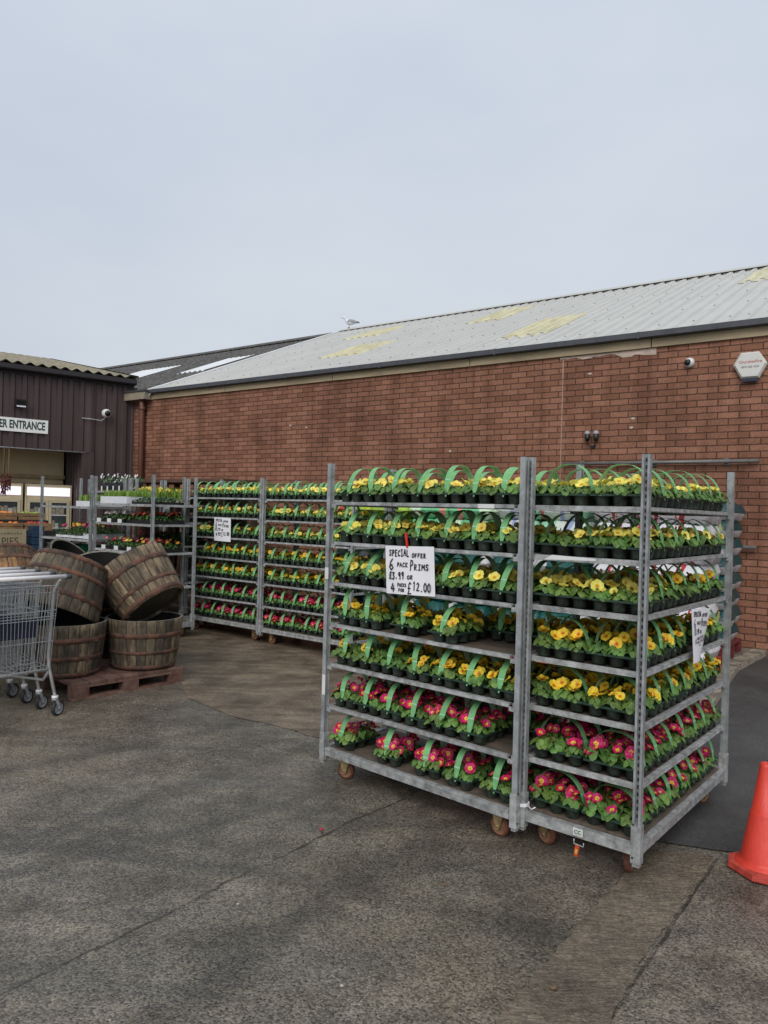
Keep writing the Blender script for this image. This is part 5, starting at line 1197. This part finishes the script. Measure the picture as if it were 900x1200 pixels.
# ------------------------------------------------------------------ shopping trolleys
chrome = mat('bright_wire', (.42, .44, .45), .35, .75, .12, 20)
chr2 = mat('zinc_tube', (.55, .56, .56), .35, .6, .1, 10)
wh = mat('white_handle', (.72, .70, .70), .4, 0, .05)
grey_rub = mat('grey_rubber', (.22, .23, .24), .6); drk = mat('dark_grey_plastic', (.05, .052, .06), .5)
navy = mat('navy_plastic', (.012, .016, .045), .5)
def shop_trolley_template():
    t = empty('shopping_trolley', None, False)
    def pt(u, v, z):   # u across -1..1, v along 0..1, z height: tapered basket
        hw = (.275 - .085 * v) - .045 * (1 - (z - .36) / .62); return Vector((u * hw, -.02 + .02 * (1 - (z - .36) / .62) + .95 * v, z))
    zb = lambda v: .36 + .16 * v; zt = lambda v: .98 - .06 * v
    b = MB(); r = .0024
    def w_(pts, rr_=r): b.tube(pts, rr_, 5, 0, False)
    nz = 5
    for u in [i / 9.5 - 1 for i in range(20)]: w_([pt(u, 0, .36), pt(u, 0, .98)])                   # rear gate
    for z in (.98, .935, .80, .755, .735, .57, .36): w_([pt(-1, 0, z), pt(1, 0, z)], .0032)
    for s in (-1, 1):
        for i in range(1, 27): v = i / 27; w_([pt(s, v, zb(v)), pt(s, v, zt(v))])
        for k in (0, .33, .66, 1): w_([pt(s, v, zb(v) + (zt(v) - zb(v)) * k) for v in (0, .5, 1)], .0034 if k in (0, 1) else r)
    for u in [i / 6 - 1 for i in range(13)]: w_([pt(u, 1, zb(1)), pt(u, 1, zt(1))]); w_([pt(u, 0, zb(0)), pt(u, 1, zb(1))])
    for v in [i / 12 for i in range(13)]: w_([pt(-1, v, zb(v)), pt(1, v, zb(v))])
    w_([pt(-1, 1, zt(1)), pt(1, 1, zt(1))], .004); w_([pt(-1, 0, .985), pt(1, 0, .985)], .004)
    link('basket', b.mesh('basket', [chrome]), t, None, False)
    b = MB()
    for s in (-1, 1):
        b.tube([(s * .268, -.10, 1.055), (s * .262, -.055, 1.02), (s * .252, .0, .95), (s * .235, .035, .45), (s * .24, .03, .37), (s * .262, -.03, .155)], .0125, 8)
        b.tube([(s * .24, .03, .34), (s * .235, .10, .26), (s * .19, .80, .20), (s * .18, .86, .155)], .011, 8)
        b.tube([(s * .185, .78, .21), (s * .17, .82, .5)], .010, 8)
    b.tube([(-.238, .03, .35), (.238, .03, .35)], .011, 8); b.tube([(-.19, .78, .205), (.19, .78, .205)], .010, 8)
    link('frame', b.mesh('frame', [chr2]), t, None, False)
    b = MB(); b.tube([(-.285, -.105, 1.058), (.285, -.105, 1.058)], .0165, 10); h = link('handle', b.mesh('handle', [wh]), t, None, False)
    for s in (-1, 1):
        b = MB(); b.tube([(s * .280, -.105, 1.058), (s * .325, -.103, 1.056)], [.019, .018], 10); b.tube([(s * .305, -.10, 1.058), (s * .30, -.05, 1.068), (s * .275, .01, 1.03)], [.012, .009, .006], 6); link('end_cap', b.mesh('end_cap', [drk]), h, None, False)
    b = MB(); b.box(-.15, .15, .045, .05, .60, .74); b.box(-.15, .15, .05, .20, .60, .604); link('seat_flap', b.mesh('seat_flap', [navy]), t, None, False)
    for (x, y) in ((.262, -.03), (-.262, -.03), (.18, .86), (-.18, .86)):
        c = link('caster', None, t, X(x, y, 0, .35), False)
        b = MB(); b.tube([(0, 0, .158), (0, 0, .138)], .024, 12); b.tube([(0, 0, .1385), (0, 0, .128)], .018, 10); link('collar', b.mesh('collar', [wh]), c, None, False)
        b = MB()
        for s in (-1, 1): b.prism([(-.016, .13), (.016, .13), (.042, .062), (.032, .050), (.018, .060)], 0, .002, 0, X(0, s * .018 + .001, 0, 0, D2R(90)))
        b.box(-.016, .016, -.018, .018, .1265, .130); b.tube([(.03, -.022, .058), (.03, .022, .058)], .006, 6); link('fork', b.mesh('fork', [galv]), c, None, False)
        b = MB(); M = Matrix.Translation((.03, 0, .058)) @ Matrix.Rotation(D2R(90), 4, 'X')
        b.lathe([(.004, -.006), (.014, -.010), (.018, -.006), (.038, -.007), (.042, -.012)], 20, 0, M); b.lathe([(.042, .012), (.038, .007), (.018, .006), (.014, .010), (.004, .006)], 20, 0, M)
        b.lathe([(.042, -.012), (.057, -.011), (.0585, 0), (.057, .011), (.042, .012)], 20, 1, M); link('wheel', b.mesh('wheel', [grey_rub, mat('black_tyre', (.018, .018, .018), .6)]), c, None, False)
    return t
ST = shop_trolley_template(); AS = math.atan2(.78, .63)
for k, lab in enumerate(('front shopping trolley of the nested row, nearest the camera', 'second shopping trolley, nested into the front one', 'third shopping trolley in the nested row', 'last shopping trolley of the nested row, deepest in')):
    x, y = -2.62 - .78 * .245 * k, 5.37 + .63 * .245 * k
    tag(clone(ST, X(x, y, g(x, y), AS + (.0, .012, -.01, .006)[k])), lab, 'shopping trolley', 'nested wire shopping trolleys')

# ------------------------------------------------------------------ traffic cone
cone_m = mat('faded_orange_red_plastic', (.66, .040, .022), .48, 0, .14, 6, .2, 70, rvar=.2, col2=(.76, .070, .044), stretch=(1, 1, .4))
cone_b = mat('scuffed_red_rubber', (.46, .055, .035), .7, 0, .4, 14, .3, 70)
t = empty('traffic_cone', X(1.795, 3.415, .008, .3)); tag(t, 'orange-red traffic cone on the dark tarmac beside the near trolley', 'traffic cone')
b = MB(); c_ = .062
oct_ = lambda w: [(-w + c_, -w), (w - c_, -w), (w, -w + c_), (w, w - c_), (w - c_, w), (-w + c_, w), (-w, w - c_), (-w, -w + c_)]
a = oct_(.134); a2 = oct_(.136); a3 = oct_(.122)
vs = [(x, y, 0) for x, y in a] + [(x, y, .006) for x, y in a2] + [(x, y, .030) for x, y in a] + [(x, y, .036) for x, y in a3]
b.add(vs, [(i + 8 * k, (i + 1) % 8 + 8 * k, (i + 1) % 8 + 8 * (k + 1), i + 8 * (k + 1)) for k in range(3) for i in range(8)] + [tuple(range(24, 32)), tuple(range(8))[::-1]])
for sx in (-1, 1): b.box(sx * .107 - .002, sx * .107 + .002, -.04, .04, .0365, .042)
obj('base', b, cone_b, t)
b = MB()
b.lathe([(.122, .0365), (.118, .042), (.104, .048), (.098, .060), (.0625, .268), (.0605, .2725), (.0565, .274), (.0275, .480), (.0250, .492), (.020, .497), (.0125, .496), (.0115, .488), (.016, .45)], 40, 0); obj('body', b, cone_m, t)

# ------------------------------------------------------------------ seagull on the ridge
sG = -11.68; wG = WR
gp = BW.matrix_basis @ Vector((sG, wG, ZE + .125 + KR * wG))
t = empty('seagull', X(gp.x, gp.y, gp.z, D2R(188)) @ Matrix.Scale(1.0, 4)); tag(t, 'white and grey seagull standing on the roof ridge', 'bird')
white_f = mat('white_feathers', (.72, .73, .74), .7, 0, .06); grey_f = mat('grey_feathers', (.30, .31, .33), .7, 0, .15); blk_f = mat('black_feathers', (.03, .03, .03), .7)
def loft(path, n=14, mi=0):
    b = MB(); rings = []
    for (x, z, rx, rz) in path: rings += [(x, rx * math.sin(2 * math.pi * j / n), z + rz * math.cos(2 * math.pi * j / n)) for j in range(n)]
    k = len(path); b.add(rings, [(i * n + j, i * n + (j + 1) % n, (i + 1) * n + (j + 1) % n, (i + 1) * n + j) for i in range(k - 1) for j in range(n)] + [tuple(range(n))[::-1], tuple((k - 1) * n + j for j in range(n))], mi, True); return b
b = loft([(-.215, .135, .006, .004), (-.16, .14, .03, .018), (-.09, .135, .055, .045), (0, .13, .072, .066), (.07, .145, .062, .062), (.105, .175, .042, .045), (.125, .215, .030, .034), (.145, .245, .033, .034), (.172, .252, .028, .027), (.19, .25, .012, .012)]); obj('body', b, white_f, t)
for s in (-1, 1):
    b = loft([(-.25, .145, .002, .003), (-.17, .155, .006, .018), (-.08, .16, .010, .042), (.02, .155, .012, .048), (.07, .15, .004, .02)], 10)
    for i, v in enumerate(b.v): b.v[i] = (v[0], v[1] + s * .060 * (1 if v[0] > -.12 else .55), v[2])
    b.m = [1 if sum(b.v[q][0] for q in f) / len(f) < -.19 else 0 for f in b.f]; obj('wing', b, [grey_f, blk_f], t)
    b = MB(); b.tube([(.01, s * .025, .08), (.015, s * .025, .004)], .005, 6); b.prism([(.0, -.018), (.045, -.022), (.05, 0), (.045, .022), (.0, .018)], 0, .005, 0, X(.005, s * .025, 0)); obj('leg', b, mat('pink_leg', (.45, .22, .18), .6), t)
    b = MB(); b.lathe([(.001, -.004), (.005, 0), (.001, .004)], 8, 0, X(.168, s * .026, .258, 0, D2R(90))); obj('eye', b, blk_f, t)
b = MB(); b.tube([(.185, 0, .250), (.215, 0, .246), (.232, 0, .236)], [.009, .008, .002], 8); obj('beak', b, mat('yellow_beak', (.6, .42, .05), .5), t)

# ------------------------------------------------------------------ litter on the ground
rr = random.Random(9); mt = [mat('dead_leaf', (.16, .09, .04), .8), mat('pale_scrap', (.45, .42, .33), .8), mat('crimson_scrap', (.4, .02, .05), .7)]
spots = [(-.27, 3.72, 2, .018), (1.57, 2.83, 1, .016), (.98, 2.0, 0, .02), (-.1, 2.5, 1, .008), (-.55, 3.0, 1, .007), (1.45, 4.35, 1, .02), (.62, 2.52, 0, .012), (-1.4, 4.6, 0, .014), (-1.75, 5.8, 1, .01), (-.9, 5.0, 0, .012), (1.0, 3.0, 0, .01), (-1.2, 3.3, 0, .01), (.3, 3.2, 0, .012), (2.25, 4.9, 1, .014)]
labs = ['crimson petal scrap on the tarmac left of the trolleys', 'pale round scrap on the ground below the cone', 'brown dead leaf at the bottom of the picture', 'tiny pale chip near the bottom middle', 'tiny pale chip beside the long crack', 'pale leaf scrap on dark tarmac behind the cone', 'small brown leaf on the patched trench', 'small brown leaf in the open yard', 'pale chip near the red pallet', 'brown scrap near the muddy yard edge', 'brown scrap close to the trench', 'brown scrap left of the long crack', 'brown leaf in front of the large-card trolley', 'pale scrap on dark tarmac beyond the near trolley']
for (x, y, mi, r_), lb in zip(spots, labs):
    b = MB(); n = 9; ring = [(r_ * rr.uniform(.6, 1.2) * math.cos(6.28 * i / n), r_ * rr.uniform(.5, .9) * math.sin(6.28 * i / n), rr.uniform(0, r_ * .3)) for i in range(n)]
    b.add([(0, 0, r_ * .25)] + ring, [(0, 1 + i, 1 + (i + 1) % n) for i in range(n)]); b.add([(0, 0, r_ * .25 - .001)] + [(a, c, d - .001) for a, c, d in ring], [(0, 1 + (i + 1) % n, 1 + i) for i in range(n)])
    o = obj('ground_scrap', b, mt[mi], None, X(x, y, g(x, y) + .011, rr.uniform(0, 6))); tag(o, lb, 'litter', 'bits of litter')

for o in TEMPL: bpy.data.objects.remove(o)

# ------------------------------------------------------------------ light, sky, camera
SUN_EL, SUN_AZ = 40., 193.          # high overcast, from behind the camera
w = bpy.data.worlds.new('World'); sc.world = w; w.use_nodes = True; N = w.node_tree.nodes; L = w.node_tree.links
bg = N['Background']; sky = N.new('ShaderNodeTexSky'); sky.sky_type = 'NISHITA'; sky.sun_disc = False
sky.sun_elevation = D2R(SUN_EL); sky.sun_rotation = D2R(SUN_AZ); sky.air_density = 1.5; sky.dust_density = 4.
tc = N.new('ShaderNodeTexCoord'); nz = N.new('ShaderNodeTexNoise'); nz.inputs['Scale'].default_value = 1.1; nz.inputs['Detail'].default_value = 5; nz.inputs['Roughness'].default_value = .55
mp = N.new('ShaderNodeMapping'); mp.inputs['Scale'].default_value = (1, 1, 2.2); L.new(tc.outputs['Generated'], mp.inputs[0]); L.new(mp.outputs[0], nz.inputs['Vector'])
cr = N.new('ShaderNodeValToRGB'); e = cr.color_ramp.elements
e[0].position = .3; e[0].color = (4.28, 4.74, 5.56, 1); e[1].position = .72; e[1].color = (5.34, 5.72, 6.24, 1); L.new(nz.outputs['Fac'], cr.inputs[0])
sx = N.new('ShaderNodeSeparateXYZ'); L.new(tc.outputs['Generated'], sx.inputs[0])
hr = N.new('ShaderNodeMapRange'); hr.inputs['From Min'].default_value = 0; hr.inputs['From Max'].default_value = .75; hr.inputs['To Min'].default_value = .94; hr.inputs['To Max'].default_value = 1.12; L.new(sx.outputs[2], hr.inputs[0])
vm = N.new('ShaderNodeVectorMath'); vm.operation = 'SCALE'; L.new(cr.outputs[0], vm.inputs[0]); L.new(hr.outputs[0], vm.inputs['Scale'])
mx = N.new('ShaderNodeMix'); mx.data_type = 'RGBA'; mx.inputs[0].default_value = .94; L.new(sky.outputs[0], mx.inputs[6]); L.new(vm.outputs[0], mx.inputs[7])
L.new(mx.outputs[2], bg.inputs[0]); bg.inputs[1].default_value = .1
sun = bpy.data.lights.new('sun', 'SUN'); sun.energy = 1.5; sun.angle = D2R(38); sun.color = (1, .97, .93)
so = bpy.data.objects.new('sun', sun); COL.objects.link(so)
az = D2R(SUN_AZ); d = Vector((math.sin(az) * math.cos(D2R(SUN_EL)), math.cos(az) * math.cos(D2R(SUN_EL)), math.sin(D2R(SUN_EL))))
so.rotation_euler = d.to_track_quat('Z', 'Y').to_euler()
cam = bpy.data.cameras.new('camera'); co = bpy.data.objects.new('camera', cam); COL.objects.link(co); sc.camera = co
cam.sensor_fit = 'VERTICAL'; cam.sensor_height = 24; cam.lens = 867 / 1200 * 24; cam.clip_end = 600; cam.clip_start = .05
co.matrix_world = Matrix.Translation((0, 0, CAM_H)) @ Matrix.Rotation(D2R(90), 4, 'X') @ Matrix.Rotation(.027, 4, 'Z')
sc.view_settings.view_transform = 'Standard'; sc.view_settings.look = 'None'; sc.view_settings.exposure = .35; sc.view_settings.gamma = 1
